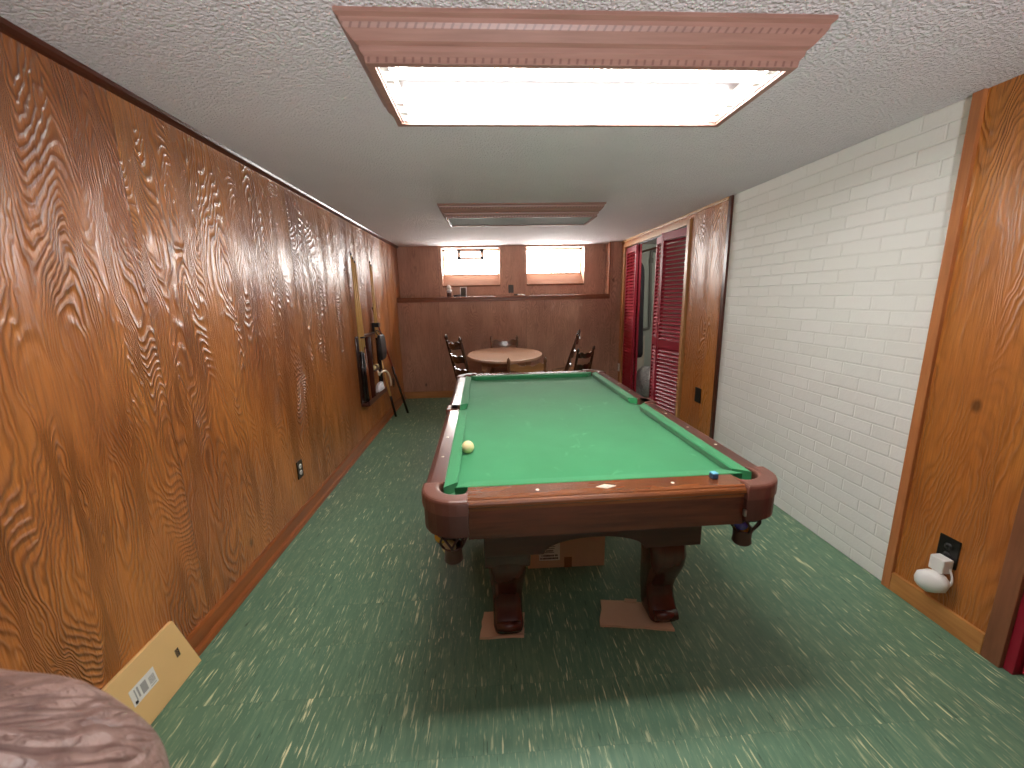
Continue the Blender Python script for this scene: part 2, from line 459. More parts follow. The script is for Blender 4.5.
# ------------------------------------------------------------------ SETTING
def S(mb, name, mat): return struct(mb.build(name, mat))

S(MB().box(XL-0.15, XR+1.0, YF-0.1, YU+0.6, -0.12, 0.0), 'floor', M['floor'])
S(MB().box(XL-0.15, XR+1.0, YF-0.1, YU+0.6, ZC, ZC+0.12), 'ceiling', M['ceiling'])
S(MB().box(XL-0.12, XL, YF-0.1, YU+0.6, 0, ZC), 'wall_left', M['ply_left'])
S(MB().box(XL, XR+0.9, YF-0.12, YF, 0, ZC), 'wall_front', M['ply_back'])
# back wall: lower framed wall, recessed upper wall with two window openings
S(MB().box(XL, XR, YL, YL+0.12, 0, 1.40), 'wall_back_lower', M['ply_back'])
W1 = (-0.63, 0.19); W2 = (0.575, 1.41); WZ0, WZ1 = 1.585, 2.10
XP = 1.725
ub = MB()
for a, b_, z0, z1 in ((XL, W1[0], 1.40, ZC), (W1[1], W2[0], 1.40, ZC), (W2[1], XP, 1.40, ZC),
                      (W1[0], W1[1], 1.40, WZ0), (W2[0], W2[1], 1.40, WZ0), (W1[0], W1[1], WZ1, ZC), (W2[0], W2[1], WZ1, ZC)):
    ub.box(a, b_, YU, YU+0.26, z0, z1)
S(ub, 'wall_back', M['ply_back'])
S(MB().box(XP, XR, YL, YU, 1.40, ZC), 'wall_back_chase', M['ply_back'])
S(MB().box(XL, XP, YL-0.025, YU, 1.40, 1.425, 0.006).box(XL, XP, YL-0.012, YL, 1.36, 1.40, 0.004), 'trim_1', M['trim_x'])
S(MB().box(XP-0.02, XP, YL-0.02, YL+0.02, 1.425, ZC, 0.004), 'trim_2', M['trim_x'])
for i, (a, b_) in enumerate((W1, W2)):
    # splayed sill and reveals
    w = MB()
    w.prism([(YU-0.004, WZ0), (YU+0.215, WZ0+0.165), (YU+0.215, WZ0-0.02), (YU-0.004, WZ0-0.02)], a, b_, 'x')
    wf = S(w, 'window_%d' % (i+1), M['sill'])
    fr = MB()
    fr.box(a, a+0.022, YU+0.19, YU+0.25, WZ0+0.09, WZ1).box(b_-0.022, b_, YU+0.19, YU+0.25, WZ0+0.09, WZ1)
    fr.box(a, b_, YU+0.19, YU+0.25, WZ1-0.022, WZ1).box(a, b_, YU+0.20, YU+0.25, WZ0+0.14, WZ0+0.168)
    fr.build('window_frame', M['offwhite'], wf)
    g = MB(); nb = 4; bw = (b_-a-0.044)/nb
    zr = (WZ0+0.165, WZ0+0.33, WZ1-0.022)
    for k in range(nb):
        for r in range(2):
            g.box(a+0.022+k*bw+0.004, a+0.022+(k+1)*bw-0.004, YU+0.215, YU+0.255, zr[r]+0.003, zr[r+1]-0.003, 0.006)
    g.build('glass_blocks', M['day'], wf)
    mt = MB()
    mt.box(a+0.02, b_-0.02, YU+0.245, YU+0.262, WZ0+0.1, WZ1-0.01)
    mt.build('mortar', M['offwhite'], wf)
    if i == 0:
        v = MB(); vx0, vx1, vz0, vz1 = -0.42, -0.03, 1.955, 2.095
        v.box(vx0, vx1, YU+0.17, YU+0.214, vz0, vz0+0.04).box(vx0, vx1, YU+0.17, YU+0.214, vz1-0.035, vz1)
        v.box(vx0, vx0+0.05, YU+0.17, YU+0.214, vz0, vz1).box(vx1-0.05, vx1, YU+0.17, YU+0.214, vz0, vz1)
        v.build('vent_frame', M['steel_white'], wf)
    else:
        for k in range(1, nb):
            xx = a+0.022+k*bw
            MB().box(xx-0.006, xx+0.006, YU+0.205, YU+0.215, WZ0+0.33, WZ1-0.022).build('mullion', M['grey_plate'], wf)
S(MB().box(XL, XR, YL-0.014, YL, 0, 0.10, 0.004), 'baseboard_back', M['base_back'])
# left wall trims
bl = MB()
bl.prism([(XL, 0), (XL+0.030, 0), (XL+0.030, 0.018), (XL+0.024, 0.028), (XL+0.014, 0.032), (XL+0.014, 0.088), (XL+0.008, 0.10), (XL, 0.10)], YF, YL-0.014, 'y')
S(bl, 'baseboard_left', M['trim_mid'])
S(MB().prism([(XL, ZC), (XL+0.026, ZC), (XL+0.022, ZC-0.012), (XL+0.012, ZC-0.022), (XL, ZC-0.026)], YF, YU, 'y'), 'trim_3', M['trim_dark'])
# right wall: near plywood panel, brick, panel beside the closet, closet front
YT0, YT1 = 1.615, 1.655     # post between panel and brick
YPIL = 3.235                # brick / panel boundary
YC0, YC1 = 3.93, 5.70       # closet opening
YD = 1.185                  # red door opening starts here (towards the camera)
ZD = 2.03
S(MB().box(XR, XR+0.10, 1.245, YT1, 0, ZC), 'wall_right_panel', M['ply_right'])
S(MB().box(XR+0.004, XR+0.12, YT1, YPIL, 0, ZC), 'wall_right', M['brick'])
rp = MB()
rp.box(XR, XR+0.08, YPIL, YC0-0.07, 0, ZC).box(XR, XR+0.08, YC1+0.07, YU+0.3, 0, ZC).box(XR, XR+0.08, YC0-0.07, YC1+0.07, ZD+0.03, ZC)
S(rp, 'wall_right_closet', M['ply_right'])
S(MB().box(XR-0.016, XR+0.002, YT0, YT1, 0, ZC, 0.003), 'trim_4', M['trim_post'])
S(MB().box(XR-0.014, XR+0.004, YPIL-0.004, YPIL+0.04, 0, ZC, 0.004), 'trim_5', M['trim_dark'])
S(MB().box(XR-0.018, XR, YPIL+0.04, YL, ZC-0.022, ZC, 0.003), 'trim_6', M['trim_pale'])
S(MB().box(XR-0.014, XR, 1.245, YT0, 0, 0.092, 0.003), 'baseboard_right', M['base_right'])
# closet casing
cs = MB()
cs.box(XR-0.018, XR+0.09, YC0-0.055, YC0, 0, ZD+0.045, 0.003).box(XR-0.018, XR+0.09, YC1, YC1+0.045, 0, ZD+0.045, 0.003)
cs.box(XR-0.018, XR+0.09, YC0, YC1, ZD, ZD+0.045, 0.003)
S(cs, 'trim_7', M['trim_palez'])
# closet room
XCB = 2.70
S(MB().box(XCB, XCB+0.1, 3.3, YU+0.5, 0, ZC), 'wall_closet_back', M['concrete'])
S(MB().box(XR+0.08, XCB, YU+0.12, YU+0.22, 0, ZC), 'wall_closet_far', M['concrete'])
S(MB().box(XR+0.12, XCB, 3.3, 3.4, 0, ZC), 'wall_closet_near', M['concrete'])
# near red door in its casing, on the right wall towards the camera
S(MB().box(XR-0.012, XR+0.10, YD, 1.245, 0, ZC, 0.003), 'trim_8', M['casing'])
S(MB().box(XR, XR+0.10, YF, 0.20, 0, ZC).box(XR, XR+0.10, 0.20, YD, 2.05, ZC), 'wall_right_rear', M['ply_right'])
S(MB().box(XR+0.10, XR+0.2, YF, 1.7, 0, ZC), 'wall_right_outer', M['concrete'])
d = S(MB().box(XR+0.004, XR+0.06, 1.155, YD, 0.0, 2.05, 0.002).box(XR+0.004, XR+0.06, 0.20, 0.23, 0, 2.05, 0.002).box(XR+0.004, XR+0.06, 0.23, 1.155, 2.02, 2.05), 'door_1', M['red_dark'])
dl = MB().box(XR+0.03, XR+0.065, 0.235, 1.150, 0.012, 2.015, 0.002)
for (z0, z1) in ((0.16, 0.92), (1.06, 1.88)):
    dl.box(XR+0.018, XR+0.03, 0.36, 1.03, z0, z1, 0.008)
dlo = dl.build('door_leaf', M['red'], d)
MB().lathe([(0, 0), (0.012, 0), (0.012, 0.03), (0.026, 0.04), (0.028, 0.055), (0.018, 0.066), (0, 0.068)], 16,
           Matrix.Translation((XR+0.03, 0.30, 1.0)) @ Matrix.Rotation(-PI/2, 4, 'Y')).build('door_knob', M['metal'], dlo)

# ------------------------------------------------------------------ CEILING LIGHTS
def crown_ring(x0, x1, y0, y1, z1, z0):
    """stepped crown moulding: outer rectangle at the ceiling stepping in and down"""
    prof = [(0.0, 0.0), (0.0, -0.010), (0.010, -0.016), (0.012, -0.026), (0.018, -0.036), (0.036, -0.056), (0.046, -0.062),
            (0.048, -0.074), (0.056, -0.082), (0.058, -0.098), (0.066, -0.098), (0.078, -0.098), (0.078, -0.02), (0.078, 0.0)]
    b = bmesh.new(); R = []
    for o, dz in prof:
        R.append([b.verts.new(p) for p in ((x0+o, y0+o, z1+dz), (x1-o, y0+o, z1+dz), (x1-o, y1-o, z1+dz), (x0+o, y1-o, z1+dz))])
    for i in range(len(R)):
        a, c = R[i], R[(i+1) % len(R)]
        for k in range(4):
            b.faces.new([a[k], a[(k+1) % 4], c[(k+1) % 4], c[k]])
    m = MB(); m._merge(b); return m

def fixture(y0, y1, lit, label):
    x0, x1 = -0.368, 0.968
    t = thing('ceiling_light', label, 'ceiling light', ((x0+x1)/2, (y0+y1)/2, ZC), 0, 'wood framed ceiling lights')
    hx, hy = (x1-x0)/2, (y1-y0)/2
    crown_ring(-hx, hx, -hy, hy, 0.0, -0.098).build('frame', M['crown'], t)
    ix, iy = hx-0.079, hy-0.079
    hs = MB()
    hs.box(-ix, ix, -iy, iy, -0.012, -0.004)
    hs.box(-ix, ix, -iy, -iy+0.004, -0.088, -0.012).box(-ix, ix, iy-0.004, iy, -0.088, -0.012)
    hs.box(-ix, -ix+0.004, -iy, iy, -0.088, -0.012).box(ix-0.004, ix, -iy, iy, -0.088, -0.012)
    hs.build('housing', M['steel_white'], t)
    MB().prism([(-0.055, -0.012), (0.055, -0.012), (0.03, -0.05), (-0.03, -0.05)], -ix+0.03, ix-0.03, 'x').build('ballast_cover', M['ballast'], t)
    if lit:
        for k in range(4):
            yy = (-0.145, -0.075, 0.075, 0.145)[k]
            MB().tube([(-ix+0.03, yy, -0.055), (ix-0.03, yy, -0.055)], 0.0165, 12).build('tube', M['tube'], t)
            for s in (-1, 1):
                MB().box(s*(ix-0.017)-0.013, s*(ix-0.017)+0.013, yy-0.013, yy+0.013, -0.082, -0.012, 0.003).build('lamp_holder', M['white'], t)
    else:
        MB().box(-ix+0.004, ix-0.004, -iy+0.004, iy-0.004, -0.094, -0.088).build('diffuser', M['diffuser_off'], t)
    return t
fixture(1.232, 1.77, True, 'lit fluorescent ceiling light with open tubes in carved wood frame above pool table')
fixture(3.44, 3.96, False, 'unlit ceiling light with grey panel in wood frame further down the room')

# ------------------------------------------------------------------ POOL TABLE
TR = math.radians(0.8)
TX, TY = 0.372, 2.395
HX, HY = 0.630, 1.160          # outer rail half sizes
BX, BY = 0.560, 1.055          # wood / cloth boundary
NX, NY = 0.512, 1.005          # cushion noses
ZT, ZB = 0.757, 0.720          # rail top, bed
CB = 0.155                     # casting size
pt = thing('pool_table', 'green felt pool table with mahogany rails and carved legs in middle of room', 'pool table', (TX, TY, 0), TR)
MB().box(-BX-0.02, BX+0.02, -BY-0.02, BY+0.02, ZB-0.028, ZB).build('playing_cloth', M['felt'], pt)

def rail_profile(inner, outer, z):
    """cross-section (d outward, z): flat top, bullnose lip, cove under it"""
    return [(inner, z-0.035), (inner, z), (outer-0.022, z+0.001), (outer-0.014, z-0.001), (outer-0.012, z-0.005), (outer-0.004, z-0.007), (outer, z-0.013), (outer, z-0.022),
            (outer-0.005, z-0.028), (outer-0.012, z-0.030), (outer-0.012, z-0.042), (inner, z-0.042)]
def cushion_profile(inner, nose, z):
    return [(inner-0.0005, z-0.034), (inner-0.0005, z+0.0005), (inner-0.004, z+0.002), (nose+0.005, z-0.001), (nose, z-0.005), (nose+0.010, z-0.034)]
def extr(prof, side, a, b_, miter=0.0):
    """side in 'F','B','L','R'; a..b along the rail; miter shortens the nose (smaller d) ends"""
    m = bmesh.new()
    dmax = max(p[0] for p in prof)
    def P(dv, z, s):
        if side == 'F': return (s, -dv, z)
        if side == 'B': return (s, dv, z)
        if side == 'L': return (-dv, s, z)
        return (dv, s, z)
    A = []; Bv = []
    for dv, z in prof:
        mi = (dmax-dv)*miter
        A.append(m.verts.new(P(dv, z, a+mi))); Bv.append(m.verts.new(P(dv, z, b_-mi)))
    n = len(prof)
    for i in range(n):
        m.faces.new([A[i], A[(i+1) % n], Bv[(i+1) % n], Bv[i]])
    m.faces.new(A[::-1]); m.faces.new(Bv)
    mb = MB(); mb._merge(m); return mb
SP = 0.048   # half width of the side pocket casting
SDY = 0.025
segs = [('F', -HX+CB, HX-CB), ('B', -HX+CB, HX-CB),
        ('L', -HY+CB, -SP+SDY), ('L', SP+SDY, HY-CB), ('R', -HY+CB, -SP+SDY), ('R', SP+SDY, HY-CB)]
for sd, a, b_ in segs:
    along = 'x' if sd in 'FB' else 'y'
    inner, outer, nose = (BY, HY, NY) if sd in 'FB' else (BX, HX, NX)
    mat = M['rail_front'] if sd == 'F' else (M['mahogx'] if along == 'x' else M['mahogy'])
    rl = extr(rail_profile(inner, outer, ZT), sd, a, b_).build('rail', mat, pt)
    ca, cb = a, b_
    if sd in 'FB': ca, cb = a-0.046, b_+0.046
    else:
        if a < -0.5: ca = a-0.046
        if b_ > 0.5: cb = b_+0.046
        if a > -0.5: ca = a+0.008
        if b_ < 0.5: cb = b_-0.008
    extr(cushion_profile(inner, nose, ZT), sd, ca, cb, 1.0).build('cushion', M['felt'], rl)
    # sights: small round inlays
    n = 3
    for k in range(n):
        s = a + (b_-a)*(k+1)/(n+1)
        if sd == 'F' and k == 1: continue
        dm = (inner+outer)/2 - 0.006
        c = {'F': (s, -dm), 'B': (s, dm), 'L': (-dm, s), 'R': (dm, s)}[sd]
        MB().lathe([(0, 0.0018), (0.0062, 0.0016), (0.0066, 0.0)], 14, None, (c[0], c[1], ZT)).build('sight', M['inlay'], rl)
    if sd == 'F':
        fm = -((BY+HY)/2 - 0.004)
        pl = MB().prism([(-0.036, fm), (0, fm-0.016), (0.036, fm), (0, fm+0.016)], ZT, ZT+0.0022).build('name_plate', M['inlay'], rl)
        lt = MB()
        for xx in (-0.016, -0.010, 0.004, 0.011):
            lt.box(xx, xx+0.004, fm-0.002, fm+0.003, ZT+0.0022, ZT+0.0026)
        lt.box(-0.006, 0.008, fm-0.008, fm-0.006, ZT+0.0022, ZT+0.0026)
        lt.build('plate_marks', M['ink_grey'], pl)
    # apron board below the rail
    d0, d1 = outer-0.040, outer-0.014
    ap = [(d0, 0.612), (d1, 0.612), (d1, ZT-0.042), (d0, ZT-0.042)]
    aa, ab = a, b_
    if sd in 'LR':
        if a > -0.5: aa = a-SP
        if b_ < 0.5: ab = b_+SP
    extr(ap, sd, aa, ab).build('apron', M['mahogx'] if along == 'x' else M['mahogy'], pt)

def corner_poly(s, r_out, r_in, wx, wy, cc):
    """plan of a corner casting; outer corner at the origin, arms along +x and +y"""
    p = [(s, 0.0)]
    for k in range(9):
        a = -PI/2 - PI/2*k/8
        p.append((r_out + r_out*math.cos(a), r_out + r_out*math.sin(a)))
    p.append((0.0, s)); p.append((wx, s))
    a0, a1 = math.radians(160), math.radians(290)
    for k in range(15):
        a = a0 + (a1-a0)*k/14
        p.append((cc + r_in*math.cos(a), cc + r_in*math.sin(a)))
    p.append((s, wy))
    return p
wx = HX-BX; 
for sx in (-1, 1):
    for sy in (-1, 1):
        Mx = Matrix.Translation((sx*(HX+0.006), sy*(HY+0.010), 0)) @ Matrix.Diagonal((-sx, -sy, 1, 1))
        pol = corner_poly(CB+0.010, 0.128, 0.066, wx+0.006, (HY-BY)+0.010, 0.128)
        cst = MB().prism(pol, ZT-0.045, ZT+0.006, 'z', 0.016, 4, Mx, top_only=True).build('corner_casting', M['leather_pocket'], pt)
        # skirt below: curved plate
        sk = []
        s0 = CB+0.008; ro = 0.118
        outer = [(s0, 0.006)] + [(ro+0.006 + ro*math.cos(-PI/2-PI/2*k/8), ro+0.006 + ro*math.sin(-PI/2-PI/2*k/8)) for k in range(9)] + [(0.006, s0)]
        th = 0.022
        inner = [(0.006+th, s0)] + [(ro+0.006 + (ro-th)*math.cos(-PI-(-PI/2)*k/8), ro+0.006 + (ro-th)*math.sin(-PI+PI/2*k/8)) for k in range(9)] + [(s0, 0.006+th)]
        MB().prism(outer+inner, 0.632, ZT-0.046, 'z', 0, 2, Mx).build('casting_skirt', M['skirt'], pt)
        # clip at the seam
        if sy < 0 and sx > 0:
            MB().box(CB+0.012, CB+0.020, -0.004, 0.008, 0.655, 0.678, 0.002, 2, Mx).build('clip', M['metal'], pt)

def basket(cx, cy, r0=0.055):
    """pocket liner, open net of leather loops, and a leather cup below"""
    MB().lathe([(0.058, 0.715), (0.060, 0.700), (0.056, 0.60), (0.052, 0.600), (0.056, 0.700), (0.054, 0.715), (0.058, 0.715)], 20, None, (cx, cy, 0)).build('pocket_liner', M['leather_dark'], pt)
    nt = MB()
    nl = 6
    for k in range(nl):
        for sgn in (1, -1):
            pts = []
            for i in range(9):
                u = i/8; a = 2*PI*k/nl + sgn*(PI/nl)*math.sin(u*PI/2)*1.0
                r = r0*(1-u) + 0.034*u + 0.006*math.sin(u*PI)
                pts.append((cx+r*math.cos(a), cy+r*math.sin(a), 0.606 - 0.062*u))
            nt.tube(pts, 0.0042, 6)
    nt.build('pocket_net', M['leather_dark'], pt)
    MB().lathe([(0.0, 0.482), (0.028, 0.484), (0.034, 0.492), (0.031, 0.510), (0.032, 0.536), (0.037, 0.545), (0.033, 0.547), (0.028, 0.536), (0.027, 0.505), (0.0, 0.497)], 18, None, (cx, cy, 0)).build('pocket_cup', M['skirt'], pt)
bpos = []
for sx in (-1, 1):
    for sy in (-1, 1):
        bx, by = sx*(HX-0.094), sy*(HY-0.094)
        basket(bx, by); bpos.append((bx, by))
for sx in (-1, 1):
    # side pocket casting
    Mx = Matrix.Translation((sx*(HX+0.006), SDY, 0)) @ Matrix.Diagonal((-sx, 1, 1, 1))
    w = wx+0.004
    pol = [(0, -SP-0.006), (0.0, SP+0.006), (w, SP+0.006), (w, 0.046)]
    for k in range(11):
        a = math.radians(93 + 174*k/10)
        pol.append((w+0.004 + 0.048*math.cos(a) - 0.002, 0.048*math.sin(a)))
    pol += [(w, -0.046), (w, -SP-0.006)]
    MB().prism(pol, ZT-0.042, ZT+0.006, 'z', 0.006, 2, Mx, top_only=True).build('side_casting', M['leather_pocket'], pt)
    basket(sx*(HX-wx-0.006), SDY, 0.044)

# body: sub-frame with an arched apron at each end, legs
FXW, FYW = 0.425, 0.985
for sy in (-1, 1):
    pol = [(-FXW, 0.60), (-FXW, 0.43), (-FXW+0.20, 0.43)]
    for k in range(13):
        a = PI - PI*k/12
        pol.append((0.20*math.cos(a), 0.43 + 0.062*math.sin(a)))
    pol += [(FXW-0.20, 0.43), (FXW, 0.43), (FXW, 0.60)]
    y0, y1 = sorted((sy*FYW, sy*(FYW-0.035)))
    MB().prism(pol, y0, y1, 'y').build('end_frame', M['mahog_dark'], pt)
for sx in (-1, 1):
    x0, x1 = sorted((sx*FXW, sx*(FXW-0.035)))
    MB().box(x0, x1, -FYW+0.035, FYW-0.035, 0.45, 0.60).build('side_frame', M['mahog_dark'], pt)
MB().box(-BX-0.03, BX+0.03, -BY-0.03, BY+0.03, 0.60, ZB-0.028).build('slate', M['mahog_dark'], pt)
for sx in (-1, 1):
    for sy in (-1, 1):
        lx, ly = sx*(FXW-0.088), sy*(FYW-0.150)
        secs = []
        prof = [(0.430, 0.080, 0.075, -0.01), (0.385, 0.079, 0.080, 0.006), (0.34, 0.078, 0.084, 0.018), (0.29, 0.076, 0.078, 0.016), (0.24, 0.072, 0.068, 0.002),
                (0.19, 0.067, 0.058, -0.016), (0.145, 0.063, 0.055, -0.026), (0.105, 0.062, 0.060, -0.020), (0.07, 0.062, 0.068, -0.002), (0.045, 0.064, 0.076, 0.012), (0.022, 0.060, 0.072, 0.014), (0.012, 0.052, 0.062, 0.012)]
        for z, hx, hy, oy in prof:
            secs.append(rr(lx, ly + sy*oy, hx, hy, min(hx, hy)*0.5, z))
        lg = MB().loft(secs).build('leg', M['mahogz'], pt)
        cp = MB().box(lx-0.092, lx+0.092, ly-0.092, ly+0.092, 0.412, 0.432, 0.006)
        cp.box(lx-0.093, lx+0.093, ly-0.096, ly+0.096, 0.340, 0.412, 0.010) if sx < 0 else None
        cp.build('leg_cap', M['mahogz'], lg)
        # scroll on the toe
        MB().tube([(lx-0.050, ly+sy*0.078, 0.05), (lx+0.050, ly+sy*0.078, 0.05)], 0.022, 10).build('toe_scroll', M['mahogz'], lg)

def ball(name, mat, loc, label, group=None, r=0.0286, stripe=None):
    prof = [(r*math.sin(PI*k/16), -r*math.cos(PI*k/16)) for k in range(17)]
    prof[0] = (0, -r); prof[-1] = (0, r)
    o = MB().lathe(prof, 24).build(name, mat); o.location = loc
    tag(o, label, 'ball', group); return o
ball('cue_ball', M['ball_cream'], (-0.108, 1.755, ZB+0.0287), 'cream cue ball resting on the green felt near left cushion')
# balls caught in the two near pocket baskets
c = bpos[0]; cl = (TX+c[0], TY+c[1])
ball('pool_ball', M['ball_yellow'], (cl[0]-0.022, cl[1]-0.012, 0.586), 'yellow ball on left side inside near left pocket net', None, 0.0255)
ball('pool_ball', M['ball_green'], (cl[0]+0.024, cl[1]+0.018, 0.600), 'green ball on top inside near left pocket net', None, 0.0255)
ball('pool_ball', M['ball_cream'], (cl[0], cl[1], 0.534), 'pale ball lowest inside near left pocket net', None, 0.0255)
c = bpos[2]; cr = (TX+c[0], TY+c[1])
ball('pool_ball', M['ball_purple'], (cr[0]-0.012, cr[1]-0.018, 0.580), 'purple ball inside near right pocket net', None, 0.0255)
ball('pool_ball', M['ball_yellow'], (cr[0]+0.012, cr[1]+0.012, 0.534), 'yellow ball lower inside near right pocket net', None, 0.0255)
# chalk cube on the front rail
t = thing('chalk_cube', 'small blue chalk cube on the front rail of pool table', 'chalk', (0.783, 1.318, ZT+0.0015), 0.1)
MB().box(-0.011, 0.011, -0.011, 0.011, 0, 0.017, 0.001).build('wrapper', M['chalk_wrap'], t)
MB().box(-0.0105, 0.0105, -0.0105, 0.0105, 0.017, 0.022, 0.002).build('chalk', M['chalk_blue'], t)

# cardboard under and around the table
def torn(pts, n=5, amp=0.004):
    out = []
    for i in range(len(pts)):
        a, b_ = Vector(pts[i]), Vector(pts[(i+1) % len(pts)])
        for k in range(n):
            p = a.lerp(b_, k/n)
            out.append((p.x + random.uniform(-amp, amp), p.y + random.uniform(-amp, amp)))
    return out
o = MB().prism(torn([(-0.075, 1.475), (0.112, 1.470), (0.120, 1.60), (-0.06, 1.615)]), 0.0, 0.0115, 'z').build('cardboard_pad', M['card'])
tag(o, 'short torn cardboard pad under front left table leg', 'cardboard')
o = MB().prism(torn([(0.443, 1.500), (0.745, 1.452), (0.765, 1.60), (0.487, 1.645)]), 0.0, 0.0115, 'z').build('cardboard_pad', M['card'])
tag(o, 'long cardboard strip under front right table leg', 'cardboard')
MB().box(0.0, 0.055, 0.0, 0.02, 0, 0.004, 0, 2, Matrix.Translation((0.585, 1.615, 0.018)) @ Matrix.Rotation(-0.5, 4, 'Z') @ Matrix.Rotation(-0.25, 4, 'Y')).build('torn_flap', M['card'], o)
o2 = copy_tree(bpy.data.objects['cardboard_pad'])
o2.location = (0.0, 1.67, 0); tag(o2, 'cardboard pad under rear left table leg', 'cardboard')
o3 = copy_tree(bpy.data.objects['cardboard_pad'])
o3.location = (0.67, 1.67, 0); tag(o3, 'cardboard pad under rear right table leg', 'cardboard')

bxo = thing('cardboard_box', 'brown cardboard carton with white label on floor beneath pool table', 'box', (0.375, 2.06, 0), -0.012)
MB().box(-0.203, 0.203, -0.15, 0.15, 0, 0.27, 0.003).build('carton', M['card'], bxo)
MB().box(-0.012, 0.028, -0.1512, 0.0, -0.0, 0.06).box(-0.012, 0.028, -0.1512, 0.1512, 0.19, 0.2712).build('tape', M['tape'], bxo)
lb = MB().box(-0.145, -0.035, -0.1516, -0.150, 0.045, 0.175).build('label', M['paper'], bxo)
lk = MB()
for (xa, xb, z, h) in ((-0.12, -0.06, 0.125, 0.003), (-0.118, -0.064, 0.113, 0.003), (-0.11, -0.07, 0.098, 0.006), (-0.116, -0.066, 0.09, 0.003)):
    lk.box(xa, xb, -0.1519, -0.1515, z, z+h)
for row, z in ((0, 0.068), (1, 0.052)):
    x = -0.138 + 0.006*(1-row)
    while x < -0.046:
        wv = random.choice((0.004, 0.006, 0.009)); lk.box(x, x+wv, -0.1519, -0.1515, z, z+0.010); x += wv + random.choice((0.0015, 0.002, 0.005))
lk.build('label_print', M['ink'], lb)

# flat cardboard mailer leaning on the left wall
def plane_frame(o, u, v):
    u = Vector(u).normalized(); v = Vector(v); v = (v - u*v.dot(u)).normalized(); n = u.cross(v)
    m = Matrix((u, v, n)).transposed().to_4x4(); m.translation = Vector(o); return m
ma = thing('cardboard_mailer', 'flat yellow cardboard mailer leaning on left wall beside brown armchair', 'box', (-1.185, 0.93, 0.003))
MM = Matrix.LocRotScale(Vector((-1.185, 0.93, 0.003)), None, None).inverted() @ plane_frame((-1.186, 1.455, 0.004), (0, -0.981, 0.0), (-0.038, 0.0, 0.226))
# local: u towards the camera, v up the slope, n into the room
MB().prism([(0, 0), (0.56, 0), (0.60, 0.232), (0.046, 0.232)], 0.0, 0.016, 'z', 0.0015, 1, MM).build('sleeve', M['card_yel'], ma)
lb = MB().box(0.175, 0.275, 0.098, 0.158, -0.0006, 0.0, 0, 1, MM).build('label', M['paper'], ma)
pk = MB()
for k in range(9): pk.box(0.182+0.0026*k, 0.1835+0.0026*k, 0.112, 0.140, -0.0009, -0.0006, 0, 1, MM)
pk.build('barcode', M['ink_grey'], lb)
for (ua, ub, va, vb) in ((0.182, 0.205, 0.104, 0.107), (0.214, 0.236, 0.108, 0.146), (0.244, 0.250, 0.112, 0.150), (0.256, 0.260, 0.108, 0.150)):
    MB().box(ua, ub, va, vb, -0.0009, -0.0006, 0, 1, MM).build('print_block', M['ink_grey'], lb)
MB().box(0.258, 0.268, 0.101, 0.112, -0.0009, -0.0006, 0, 1, MM).build('print_block', M['ink'], lb)
p2 = MB()
for k in range(6): p2.box(0.068+0.0030*k, 0.0700+0.0030*k, 0.100, 0.132, -0.0005, 0.0, 0, 1, MM)
p2.build('stamp', M['ink'], ma)

# ------------------------------------------------------------------ LEFT WALL: outlet, cue rack, cues
def outlet(name, label, loc, nrm, plate, face, h=0.115, w=0.072, duplex=True):
    t = thing(name, label, 'outlet', loc, nrm)
    MB().box(-w/2, w/2, -0.006, 0, -h/2, h/2, 0.002).build('plate', plate, t)
    if duplex:
        for s in (-1, 1):
            f = MB().lathe([(0, 0.0095), (0.0155, 0.009), (0.0165, 0.006), (0.0165, 0)], 18, Matrix.Translation((0, 0, s*0.021)) @ Matrix.Rotation(PI/2, 4, 'X')).build('socket', face, t)
            MB().box(-0.007, -0.005, -0.0105, -0.009, s*0.021-0.004, s*0.021+0.005).box(0.005, 0.007, -0.0105, -0.009, s*0.021-0.004, s*0.021+0.005).build('slot', M['ink'], f)
    return t
outlet('wall_outlet', 'brown plate outlet with white sockets low on left plywood wall', (XL, 2.555, 0.345), PI/2, M['dkbrown_plate'], M['white'])
outlet('wall_outlet', 'small dark outlet low on left wall behind the leaning cues', (XL, 5.28, 0.36), PI/2, M['dkbrown_plate'], M['dkbrown_plate'])
outlet('wall_outlet', 'white outlet low on right wall beside louvered door', (XR, 5.83, 0.375), -PI/2, M['white'], M['white'])

def cue(label, p0, p1, butt, shaft, butt_frac=0.45, r0=0.0145, r1=0.0062):
    p0, p1 = Vector(p0), Vector(p1)
    t = thing('pool_cue', label, 'cue', p0, 0, 'pool cues by the left wall')
    v = p1 - p0
    b_ = v*butt_frac
    rm = r0 + (r1-r0)*butt_frac
    MB().tube([v*0.0, v*0.004, b_*0.5, b_], [r0*0.7, r0, (r0+rm)/2, rm], 10).build('butt', butt, t)
    MB().tube([b_, (b_+v*0.985)/2, v*0.985], [rm*1.02, (rm+r1)/2, r1], 10).build('shaft', shaft, t)
    MB().tube([v*0.985, v*0.996, v], [r1, r1, r1*0.7], 8).build('tip', M['ink'], t)
    return t
